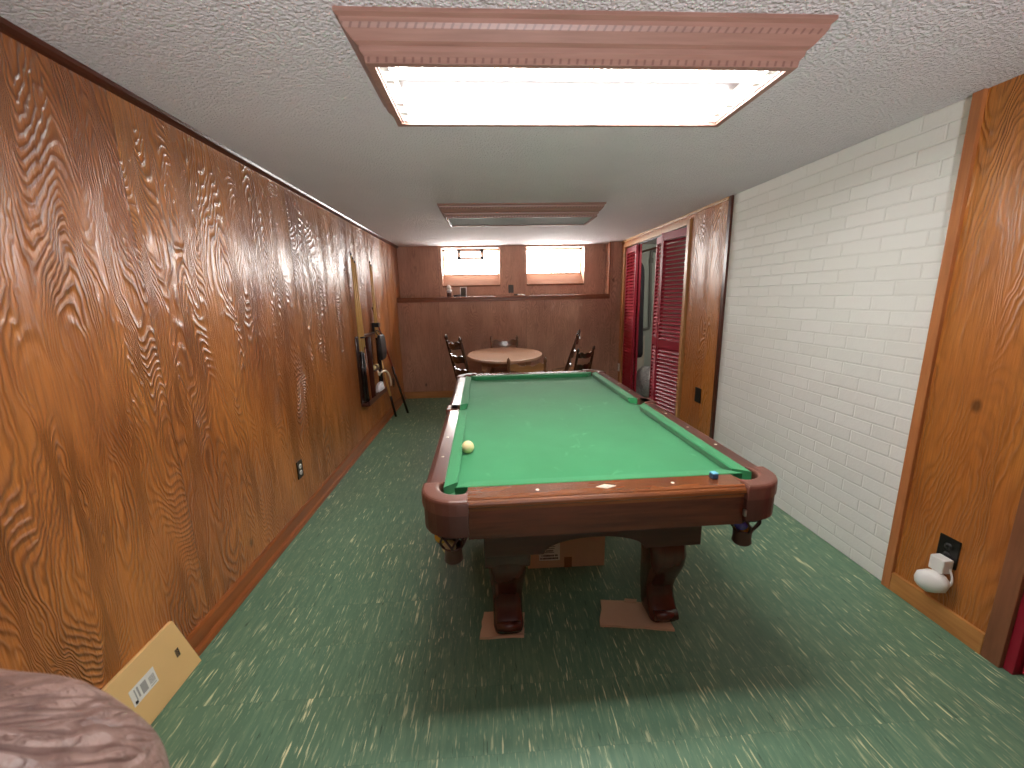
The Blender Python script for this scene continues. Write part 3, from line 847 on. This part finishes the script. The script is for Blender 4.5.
# rack: base tray, back board behind the near cues, upright panel and clip rail
rk = thing('cue_rack', 'dark wood cue rack fixed to left wall holding pale cues', 'rack', (XL, 4.25, 0.40))
MB().box(0.0, 0.085, -0.35, 0.33, 0.0, 0.030, 0.01).box(0.076, 0.085, -0.35, 0.33, 0.030, 0.052, 0.003).build('base_tray', M['mahogy'], rk)
MB().box(0.0, 0.012, -0.35, -0.14, 0.03, 0.65, 0.003).build('back_board', M['chair_dark'], rk)
MB().box(0.0, 0.080, -0.125, -0.100, 0.030, 0.65, 0.003).build('upright', M['mahogz'], rk)
MB().box(0.0, 0.030, -0.35, 0.36, 0.65, 0.672, 0.004).build('clip_rail', M['mahogy'], rk)
MB().box(0.0, 0.050, 0.06, 0.24, 0.270, 0.284, 0.003).build('ball_shelf', M['mahogy'], rk)
MB().box(0.03, 0.075, -0.33, -0.25, 0.655, 0.667, 0.003).build('clip', M['black'], rk)
MB().box(0.03, 0.075, 0.24, 0.32, 0.72, 0.765, 0.003).box(0.0, 0.03, 0.26, 0.30, 0.672, 0.765, 0.002).build('clip', M['black'], rk)
for i, (y, x, tx, bm_) in enumerate(((3.930, -1.205, -1.208, 'black_lacquer'), (3.968, -1.190, -1.208, 'black_lacquer'), (4.010, -1.182, -1.206, 'trim_midz'))):
    nm = ('pale cue standing nearest in wall rack', 'pale cue standing second from near end of wall rack', 'pale cue with brown butt standing third from near end of rack')[i]
    cue(nm, (x, y, 0.432), (tx, y-0.010, 1.82-0.03*i), M[bm_], M['maple'], 0.36 if i < 2 else 0.40)
for i, (y, x) in enumerate(((4.500, -1.200), (4.545, -1.192))):
    nm = ('left pale cue at far end of wall rack', 'right pale cue at far end of wall rack')[i]
    cue(nm, (x, y, 0.432), (-1.208, y+0.012, 1.80-0.03*i), M['black_lacquer'], M['maple'], 0.42)
# pouch hanging from the clip rail in front of the far cues
bg = thing('cue_bag', 'black pouch hanging from cue rack on left wall', 'bag', (XL+0.06, 4.43, 0.775))
secs = []
for z, hx, hy in ((0.275, 0.010, 0.080), (0.25, 0.018, 0.105), (0.18, 0.026, 0.115), (0.10, 0.028, 0.112), (0.03, 0.026, 0.10), (0.0, 0.014, 0.075)):
    secs.append(rr(0.045, 0, hx, hy, hx*0.8, z))
MB().loft(secs).build('pouch', M['bag_black'], bg, sub=1)
MB().tube(bez((0.040, -0.085, 0.268), (-0.01, -0.07, 0.33), (-0.01, 0.07, 0.33), (0.040, 0.085, 0.268), 8), 0.005, 6).build('strap', M['bag_black'], bg)
for i, (y, m_) in enumerate(((4.335, 'ball_cream'), (4.385, 'leather_pocket'), (4.44, 'ball_cream'))):
    ball('pool_ball', M[m_], (XL+0.031, y, 0.684+0.0262), ('cream ball on near end of cue rack shelf', 'brown ball in middle of cue rack shelf', 'cream ball on far end of cue rack shelf')[i], None, 0.026)
# rope loop and bunched cloth
rp_ = MB().tube(bez((XL+0.075, 4.37, 0.635), (XL+0.11, 4.50, 0.69), (XL+0.12, 4.66, 0.60), (XL+0.105, 4.70, 0.44), 14), 0.0095, 8)
rp_.tube(bez((XL+0.075, 4.37, 0.635), (XL+0.06, 4.40, 0.60), (XL+0.05, 4.45, 0.62), (XL+0.04, 4.42, 0.672), 8), 0.0095, 8)
tag(rp_.build('rope', M['rope']), 'cream rope loop hanging from cue rack over white cloth', 'rope')
secs = []
for z, hx, hy, ox in ((0.435, 0.035, 0.12, 0), (0.46, 0.043, 0.135, 0.004), (0.49, 0.040, 0.12, -0.003), (0.52, 0.030, 0.08, 0.004), (0.535, 0.012, 0.04, 0)):
    ring = []
    for k in range(24):
        a = 2*PI*k/24; w = 1 + 0.10*math.sin(5*a + z*40) + 0.06*math.sin(9*a)
        ring.append((XL+0.052+ox+hx*w*math.cos(a)*0.8, 4.43+hy*w*math.sin(a), z+0.010*math.sin(7*a)))
    secs.append(ring)
tag(MB().loft(secs).build('bunched_cloth', M['cloth_white'], sub=1), 'bunched white cloth lying in the cue rack tray', 'cloth')
cue('red cue with black butt leaning on left wall near back corner', (-1.046, 5.077, 0.0), (-1.228, 4.53, 1.33), M['black_lacquer'], M['cue_red'], 0.485, 0.0150, 0.0075)
cue('short pale cue with black butt leaning behind white cloth', (-1.165, 4.93, 0.0), (-1.226, 4.66, 0.80), M['black_lacquer'], M['maple'], 0.36, 0.0145, 0.0095)

# ------------------------------------------------------------------ RIGHT WALL: plates, plug-in freshener, louvered doors, closet contents
outlet('cover_plate', 'black rectangular plate on plywood panel between brick and louvered door', (XR, 3.535, 0.50), -PI/2, M['black'], M['black'], 0.135, 0.10, False)
outlet('wall_outlet', 'black outlet plate low on right plywood panel behind white plug', (XR, 1.425, 0.330), -PI/2, M['black'], M['black'], 0.125, 0.078)
pf = thing('air_freshener', 'white plug-in air freshener with oval cup on right plywood wall', 'air freshener', (XR-0.0115, 1.415, 0.248))
MB().box(-0.045, 0.0, -0.026, 0.030, 0.0, 0.062, 0.006).build('plug_body', M['white'], pf)
Mo = Matrix.Translation((-0.040, 0.008, -0.055)) @ Matrix.Rotation(-0.55, 4, 'X') @ Matrix.Diagonal((0.9, 1.45, 1.5, 1))
MB().lathe([(0, -0.030), (0.026, -0.027), (0.041, -0.012), (0.045, 0.0), (0.041, 0.014), (0.028, 0.028), (0, 0.033)], 24, Mo).build('oval_cup', M['white'], pf)
MB().tube([(-0.022, 0.004, 0.008), (-0.026, 0.006, -0.02)], 0.018, 12).build('neck', M['white'], pf)
MB().tube(bez((-0.012, -0.02, 0.03), (-0.008, -0.035, 0.0), (-0.01, -0.05, -0.03), (-0.02, -0.035, -0.052), 8), 0.004, 6).build('cord', M['white'], pf)

def louver_leaf(parent, p0, p1, mat, mat2, zt, knob=False, tilt=1):
    """one bifold leaf between two plan points, panel thickness 28 mm"""
    p0, p1 = Vector((p0[0], p0[1], 0)), Vector((p1[0], p1[1], 0))
    d_ = p1 - p0; w = d_.length
    Mx = Matrix.Translation(p0) @ Matrix.Rotation(math.atan2(d_.y, d_.x), 4, 'Z')
    st = 0.042; th = 0.014
    f = MB()
    f.box(0, st, -th, th, 0.015, zt, 0.002, 1, Mx).box(w-st, w, -th, th, 0.015, zt, 0.002, 1, Mx)
    zm = 0.885
    rails = ((0.015, 0.11), (zm-0.045, zm+0.045), (zt-0.075, zt))
    for z0, z1 in rails: f.box(st, w-st, -th*0.9, th*0.9, z0, z1, 0.002, 1, Mx)
    lf = f.build('door_leaf', mat, parent)
    for (z0, z1) in ((0.11, zm-0.045), (zm+0.045, zt-0.075)):
        s = MB(); n = max(1, int(round((z1-z0)/0.040)))
        for k in range(n):
            zc = z0 + (z1-z0)*(k+0.5)/n
            R_ = Mx @ Matrix.Translation((0, 0, zc)) @ Matrix.Rotation(math.radians(42)*tilt, 4, 'X')
            s.box(st-0.002, w-st+0.002, -0.0205, 0.0205, -0.0035, 0.0035, 0, 1, R_)
        s.build('louver_slats', mat2, lf)
    if knob:
        MB().lathe([(0, 0), (0.007, 0), (0.007, 0.014), (0.014, 0.022), (0.012, 0.032), (0, 0.036)], 14,
                   Mx @ Matrix.Translation((w-0.05, -th, 0.93)) @ Matrix.Rotation(PI/2, 4, 'X')).build('knob', mat, lf)
    return lf
ZL = ZD - 0.012
bd = thing('bifold_door', 'red louvered bifold door folded at near side of closet opening', 'door', (XR, YC0, 0), 0, 'louvered closet doors')
inv = Matrix.Translation((-XR, -YC0, 0))
for (a, b_, kb) in ((((XR+0.030, YC0+0.006)), (XR-0.060, YC0+0.436), False), ((XR-0.020, YC0+0.446), (XR+0.040, YC0+0.800), True)):
    a2 = (a[0]-XR, a[1]-YC0); b2 = (b_[0]-XR, b_[1]-YC0)
    louver_leaf(bd, a2, b2, M['red_dark'], M['red_dark'], ZL, kb, -1)
bd2 = thing('bifold_door', 'red louvered bifold door folded at far side of closet opening', 'door', (XR, YC1, 0), 0, 'louvered closet doors')
for (a, b_, kb) in (((XR+0.020, YC1-0.006), (XR-0.004, YC1-0.450), False), ((XR+0.042, YC1-0.450), (XR+0.072, YC1-0.02), True)):
    louver_leaf(bd2, (a[0]-XR, a[1]-YC1), (b_[0]-XR, b_[1]-YC1), M['red_dark'], M['red'], ZL, False, 1)
MB().box(0.018, 0.052, -(YC1-YC0)+0.002, -0.002, ZL+0.001, ZD, 0.0).build('door_track', M['black'], bd2)

# closet contents
pp = MB()
pp.tube([(2.53, 6.188, 2.04), (2.45, 6.188, 2.04), (2.435, 6.188, 2.025), (2.43, 6.188, 1.95), (2.455, 6.188, 0.93), (2.45, 6.188, 0.90), (2.35, 6.188, 0.885)], 0.022, 10)
pp.tube([(2.432, 6.188, 1.93), (2.434, 6.188, 1.86)], 0.031, 10).tube([(2.52, 6.188, 2.04), (2.47, 6.188, 2.04)], 0.030, 10)
tag(pp.build('pipe', M['pipe']), 'grey elbowed pipe running down closet wall', 'pipe')
gm = thing('coat', 'long dark coat hanging inside the closet', 'coat', (2.12, 5.82, 0))
secs = []
for z, hx, hy in ((1.86, 0.02, 0.04), (1.80, 0.05, 0.13), (1.70, 0.065, 0.17), (1.3, 0.065, 0.16), (0.9, 0.07, 0.17), (0.65, 0.08, 0.18), (0.50, 0.085, 0.18)):
    ring = []
    for k in range(28):
        a = 2*PI*k/28; w = 1 + (0.11*math.sin(6*a+z) + 0.05*math.sin(11*a-z*2))*(1.9-z)/1.4
        ring.append((hx*w*math.cos(a), hy*w*math.sin(a), z))
    secs.append(ring)
MB().loft(secs).build('coat_body', M['dark_cloth'], gm, sub=1)
MB().tube(bez((0, 0, 1.85), (0, 0, 1.97), (0, 0.05, 2.0), (0, 0.03, 1.94), 8), 0.003, 6).build('hanger_hook', M['metal'], gm)
tag(MB().tube([(2.12, 3.4, 1.975), (2.12, YU+0.12, 1.975)], 0.014, 10).build('clothes_rod', M['pipe']), 'metal clothes rod across the top of closet', 'rod')
bs = thing('storage_board', 'cream board with raised rim standing on end in closet', 'board', (2.27, 6.08, 0))
MB().box(-0.06, 0.075, -0.018, 0.018, 0, 0.80, 0.012).build('panel', M['offwhite'], bs)
MB().box(-0.06, -0.045, -0.03, -0.016, 0, 0.80, 0.005).box(0.06, 0.075, -0.03, -0.016, 0, 0.80, 0.005).build('rim', M['offwhite'], bs)
secs = []
for i, (z, s) in enumerate(((0.0, 0.8), (0.03, 1.0), (0.14, 1.05), (0.26, 0.95), (0.36, 0.7), (0.42, 0.35))):
    ring = []
    for k in range(32):
        a = 2*PI*k/32; w = s*(1 + 0.10*math.sin(4*a+i*1.3) + 0.07*math.sin(9*a+i*2.1))
        ring.append((2.24+0.22*w*math.cos(a), 5.56+0.27*w*math.sin(a), z + 0.02*math.sin(5*a+i)*(i > 0)))
    secs.append(ring)
tag(MB().loft(secs).build('plastic_bag', M['bag'], sub=1), 'crumpled grey plastic bag on the closet floor', 'bag')

# ------------------------------------------------------------------ BACK LEDGE ITEMS
ZS = 1.4255
t = thing('figurine', 'small white and dark figurine standing on back wall ledge at left', 'figurine', (-0.535, 5.98, ZS))
MB().lathe([(0, 0), (0.032, 0), (0.034, 0.006), (0.034, 0.05), (0.028, 0.06), (0, 0.062)], 16).build('base', M['leather_dark'], t)
MB().lathe([(0.018, 0.060), (0.034, 0.072), (0.036, 0.092), (0.024, 0.106), (0, 0.108)], 16).build('body', M['cloth_white'], t)
MB().lathe([(0, 0.104), (0.024, 0.112), (0.032, 0.126), (0.024, 0.150), (0.008, 0.166), (0, 0.168)], 16).build('head', M['white'], t)
t = thing('ashtray', 'low dark round dish on back ledge beside small frame', 'dish', (-0.425, 5.97, ZS))
MB().lathe([(0, 0), (0.045, 0), (0.052, 0.010), (0.054, 0.028), (0.046, 0.030), (0.040, 0.014), (0, 0.010)], 20).build('bowl', M['leather_dark'], t)
t = thing('picture_frame', 'small grey upright frame on back ledge below first window', 'frame', (-0.335, 5.98, ZS), -0.15)
Mp = Matrix.Rotation(-0.12, 4, 'X')
MB().box(-0.048, 0.048, -0.008, 0.004, 0, 0.135, 0.002, 1, Mp).build('panel', M['grey_plate'], t)
MB().box(0.036, 0.048, -0.012, -0.006, 0, 0.135, 0.002, 1, Mp).box(-0.048, 0.036, -0.012, -0.006, 0.125, 0.135, 0.001, 1, Mp).box(-0.048, -0.038, -0.012, -0.006, 0, 0.125, 0.001, 1, Mp).build('border', M['steel_white'], t)
MB().box(-0.01, 0.01, 0.0, 0.004, 0, 0.09, 0, 1, Matrix.Translation((0, 0.045, 0)) @ Matrix.Rotation(0.42, 4, 'X')).build('easel_leg', M['grey_plate'], t)
outlet('cover_plate', 'dark grey plate on back wall between the two windows', (0.345, YU, 1.525), 0, M['grey_plate'], M['grey_plate'], 0.115, 0.075, False)
t = thing('table_brush', 'white handled brush lying across edge of back ledge', 'brush', (0.42, 5.93, ZS), 0)
Mb = Matrix.Rotation(-0.95, 4, 'Z')
MB().box(-0.05, 0.02, -0.016, 0.016, 0.006, 0.022, 0.004, 1, Mb).build('bristle_block', M['black'], t)
MB().tube([Mb @ Vector((0.02, 0, 0.016)), Mb @ Vector((0.09, 0, 0.014)), Mb @ Vector((0.16, 0, 0.008))], [0.007, 0.008, 0.006], 8).build('handle', M['white'], t)

# ------------------------------------------------------------------ DINETTE TABLE AND CHAIRS
dt = thing('dinette_table', 'oval wooden dinette table with pale top at far end of room', 'table', (0.192, 5.02, 0))
def ell(a, b_, z, n=48): return [(a*math.cos(2*PI*k/n), b_*math.sin(2*PI*k/n), z) for k in range(n)]
EA, EB = 0.455, 0.64
MB().loft([ell(EA-0.012, EB-0.012, 0.700), ell(EA-0.002, EB-0.002, 0.704), ell(EA, EB, 0.712), ell(EA, EB, 0.726), ell(EA-0.004, EB-0.004, 0.731), ell(EA-0.008, EB-0.008, 0.732)], smooth=False).build('tabletop', M['table_top'], dt)
MB().box(-EA+0.004, EA-0.004, -0.001, 0.001, 0.7318, 0.7323).build('leaf_seam', M['ink_grey'], dt)
MB().box(-0.27, 0.27, -0.37, -0.345, 0.63, 0.70).box(-0.27, 0.27, 0.345, 0.37, 0.63, 0.70).box(-0.27, -0.245, -0.345, 0.345, 0.63, 0.70).box(0.245, 0.27, -0.345, 0.345, 0.63, 0.70).build('apron', M['table_leg'], dt)
for sx in (-1, 1):
    for sy in (-1, 1):
        l = MB().box(sx*0.25-0.034, sx*0.25+0.034, sy*0.36-0.034, sy*0.36+0.034, 0.60, 0.70, 0.004)
        l.lathe([(0.026, 0.60), (0.034, 0.585), (0.022, 0.565), (0.028, 0.50), (0.033, 0.40), (0.030, 0.25), (0.020, 0.12), (0.026, 0.09), (0.018, 0.06), (0.022, 0.02), (0.016, 0.0), (0, 0)], 14, None, (sx*0.25, sy*0.36, 0))
        l.build('leg', M['table_leg'], dt)

def chair(label, top, loc, rz, wood, woodx, seat, lean=0.16, nsl=4, finial=True):
    """ladder-back chair, seat front towards local -y, back at +y; origin on the floor"""
    t = thing('dining_chair', label, 'chair', loc, rz, 'chairs around the dinette table')
    sw, sd, sh = 0.205, 0.195, 0.445
    sp = [(-sw*0.86, sd), (sw*0.86, sd), (sw, sd*0.2), (sw*1.04, -sd*0.75), (sw*0.9, -sd), (-sw*0.9, -sd), (-sw*1.04, -sd*0.75), (-sw, sd*0.2)]
    MB().prism(sp, sh-0.03, sh, 'z', 0.010, 2).build('seat', seat, t)
    bx = sw*0.83
    for s in (-1, 1):
        def P(z):
            return Vector((s*(bx + 0.02*max(0, z-sh)), sd-0.02 + (z-sh)*lean/0.6 if z > sh else sd-0.02 + (sh-z)*0.06, z))
        zs = [0, 0.2, sh, sh+(top-sh)*0.3, sh+(top-sh)*0.6, top-0.075, top-0.06, top-0.05, top-0.035, top-0.015, top]
        rs = [0.013, 0.018, 0.018, 0.0165, 0.016, 0.015, 0.010, 0.018, 0.019, 0.013, 0.004]
        MB().tube([P(z) for z in zs], rs, 10).build('back_post', wood, t)
        MB().tube([(s*sw*0.9, -sd+0.03, 0), (s*sw*0.89, -sd+0.03, 0.06), (s*sw*0.87, -sd+0.03, 0.10), (s*sw*0.86, -sd+0.03, 0.28), (s*sw*0.85, -sd+0.035, sh-0.025)], [0.013, 0.018, 0.012, 0.021, 0.017], 10).build('front_leg', wood, t)
        MB().tube([(s*sw*0.88, -sd+0.03, 0.17), (s*bx, sd-0.005, 0.17)], 0.010, 8).build('stretcher', wood, t)
    MB().tube([(-sw*0.88, -sd+0.03, 0.13), (0, -sd+0.03, 0.13), (sw*0.88, -sd+0.03, 0.13)], [0.009, 0.014, 0.009], 8).build('stretcher', wood, t)
    for k in range(nsl):
        zc = (top-0.105) - k*((top-sh-0.16)/max(1, nsl-1) if nsl > 2 else 0.16)
        yy = sd-0.02 + (zc-sh)*lean/0.6
        m = bmesh.new(); N = 14; rows = []
        for i in range(N+1):
            u = -1+2*i/N; x = u*bx
            wav = 0.5 + 0.5*math.cos(u*PI)     # scooped centre, raised shoulders
            zt_ = zc + 0.044 - 0.022*wav*(1 if k == 0 else 0.6) + 0.010*math.cos(u*3*PI)*(1 if k == 0 else 0.7)
            zb_ = zc - 0.036 + 0.016*math.cos(u*PI)*(-0.6)
            c_ = 0.028*(1-u*u)
            rows.append([m.verts.new((x, yy + c_ + (zz-zc)*lean/0.6 + o_, zz)) for zz, o_ in ((zb_, -0.007), (zt_, -0.007), (zt_, 0.007), (zb_, 0.007))])
        for a, b_ in zip(rows, rows[1:]):
            for q in range(4):
                f = m.faces.new([a[q], a[(q+1) % 4], b_[(q+1) % 4], b_[q]])
        m.faces.new(rows[0][::-1]); m.faces.new(rows[-1])
        mb = MB(); mb._merge(m); mb.build('slat', woodx, t)
    return t
chair('dark ladder-back chair at left end of dinette table', 1.035, (-0.10, 4.40, 0), math.radians(118), M['chair_dark'], M['chair_dark'], M['chair_mid'], 0.14)
chair('dark ladder-back chair at right end of dinette table, leaning back', 1.04, (0.62, 4.50, 0), math.radians(-104), M['chair_dark'], M['chair_dark'], M['chair_mid'], 0.20)
chair('low-backed wooden chair behind dinette table against back wall', 0.885, (0.215, 5.50, 0), 0.0, M['chair_midz'], M['chair_midz'], M['chair_mid'], 0.12, 2)
chair('low-backed wooden chair between pool table and dinette table', 0.835, (0.362, 4.16, 0), PI, M['chair_midz'], M['chair_mid'], M['chair_mid'], 0.12, 2)
chair('low-backed dark wooden chair rightmost, beside the louvered door', 0.76, (1.10, 5.40, 0), math.radians(-138), M['chair_dark'], M['chair_dark'], M['chair_mid'], 0.12, 2)

# ------------------------------------------------------------------ LEATHER ARMCHAIR (near left, its back to the room)
ac = thing('leather_armchair', 'puffy brown leather armchair at near left corner beside left wall', 'armchair', (-0.83, 0.25, 0))
def cushion(cx, cy, cz, hx, hy, hz, e=0.45, nu=56, nv=36, tuft=None, creases=()):
    """padded block: superellipsoid with pulled-in buttons and creases running from them"""
    m = bmesh.new(); rows = []
    def sg(v, p): return math.copysign(abs(v)**p, v)
    for j in range(nv+1):
        ph = -PI/2 + PI*j/nv
        row = []
        for i in range(nu):
            th = 2*PI*i/nu
            p = Vector((hx*sg(math.cos(ph), e)*sg(math.cos(th), e), hy*sg(math.cos(ph), e)*sg(math.sin(th), e), hz*sg(math.sin(ph), e)))
            q = p.copy()
            for (tx, ty, tz, r, dep) in (tuft or ()):
                dv = p - Vector((tx, ty, tz)); dd = dv.length
                ang = math.atan2(dv.y, dv.x)
                g_ = math.exp(-(dd/r)**2)
                q -= p.normalized()*(dep*math.exp(-(dd/(r*0.4))**2) + 0.35*dep*g_*(0.5+0.5*math.sin(ang*7)))
            q += p.normalized()*0.006*math.sin(p.x*31+p.y*17)*math.sin(p.z*23+p.y*29)
            row.append(m.verts.new((cx+q.x, cy+q.y, cz+q.z)))
        rows.append(row)
    for a, b_ in zip(rows, rows[1:]):
        for i in range(nu):
            f = m.faces.new([a[i], a[(i+1) % nu], b_[(i+1) % nu], b_[i]]); f.smooth = True
    bmesh.ops.remove_doubles(m, verts=list(m.verts), dist=1e-5)
    mb = MB(); mb._merge(m); return mb
cushion(0, 0.10, 0.68, 0.395, 0.24, 0.285, 0.72, 96, 64, ((-0.12, 0.03, 0.245, 0.13, 0.035), (-0.12, 0.20, 0.05, 0.13, 0.03), (0.22, 0.20, 0.05, 0.13, 0.03))).build('back_cushion', M['leather'], ac, sub=1)
MB().box(-0.375, 0.375, -0.62, 0.24, 0.10, 0.40, 0.05, 4).build('base', M['leather'], ac)
cushion(0, -0.30, 0.44, 0.27, 0.34, 0.085, 0.4).build('seat_cushion', M['leather'], ac)
for s in (-1, 1):
    cushion(s*0.29, -0.26, 0.46, 0.082, 0.37, 0.17, 0.45).build('arm', M['leather'], ac)
for sx in (-1, 1):
    for sy in (-0.54, 0.17):
        MB().lathe([(0.022, 0), (0.030, 0.02), (0.026, 0.11), (0, 0.11)], 12, None, (sx*0.32, sy, 0)).build('foot', M['leather_dark'], ac)

# ------------------------------------------------------------------ CAMERA, WORLD, VIEW
cd = bpy.data.cameras.new('camera'); co = bpy.data.objects.new('camera', cd); COL.objects.link(co)
Rm = ((0.9980875750728884, -0.058608205491690435, -0.019653771499768453), (-0.031252130203619735, -0.20410319907588045, -0.9784504016477931), (0.0533338245661918, 0.9771934109356424, -0.20554449829929136))
right, down, fwd = (Vector(r) for r in Rm)
mw = Matrix((right, -down, -fwd)).transposed().to_4x4(); mw.translation = CAM
co.matrix_world = mw
cd.sensor_width = 36.0; cd.sensor_fit = 'HORIZONTAL'; cd.lens = 410.979 / 1024 * 36.0
cd.clip_start = 0.05
SC.camera = co
w = bpy.data.worlds.new('world'); SC.world = w; w.use_nodes = True
w.node_tree.nodes['Background'].inputs[0].default_value = (0.9, 0.95, 1.0, 1); w.node_tree.nodes['Background'].inputs[1].default_value = 0.3
# unseen fill spot added behind the camera to brighten the ceiling
sl = bpy.data.lights.new('added_ceiling_fill', 'SPOT'); so = bpy.data.objects.new('added_ceiling_fill', sl); COL.objects.link(so)
sl.energy = 420.0; sl.spot_size = math.radians(80); sl.spot_blend = 0.9; sl.shadow_soft_size = 0.12; sl.color = (1.0, 0.97, 1.0)
so.location = (0.35, -1.6, 0.5)
so.rotation_euler = (Vector((0.35, 0.42, ZC)) - so.location).to_track_quat('-Z', 'Y').to_euler()
# unseen point light added to lift the dark closet interior
cl_ = bpy.data.lights.new('added_closet_fill', 'POINT'); clo = bpy.data.objects.new('added_closet_fill', cl_); COL.objects.link(clo)
cl_.energy = 14.0; cl_.shadow_soft_size = 0.04; cl_.color = (1.0, 0.98, 0.92); clo.location = (2.35, 4.75, 1.98)
cd.dof.use_dof = True; cd.dof.focus_distance = 2.6; cd.dof.aperture_fstop = 2.8
vs = SC.view_settings
vs.view_transform = 'Standard'; vs.look = 'None'; vs.gamma = 1.0; vs.use_curve_mapping = False; vs.exposure = 0.12
SC.cycles.max_bounces = 10; SC.cycles.diffuse_bounces = 8
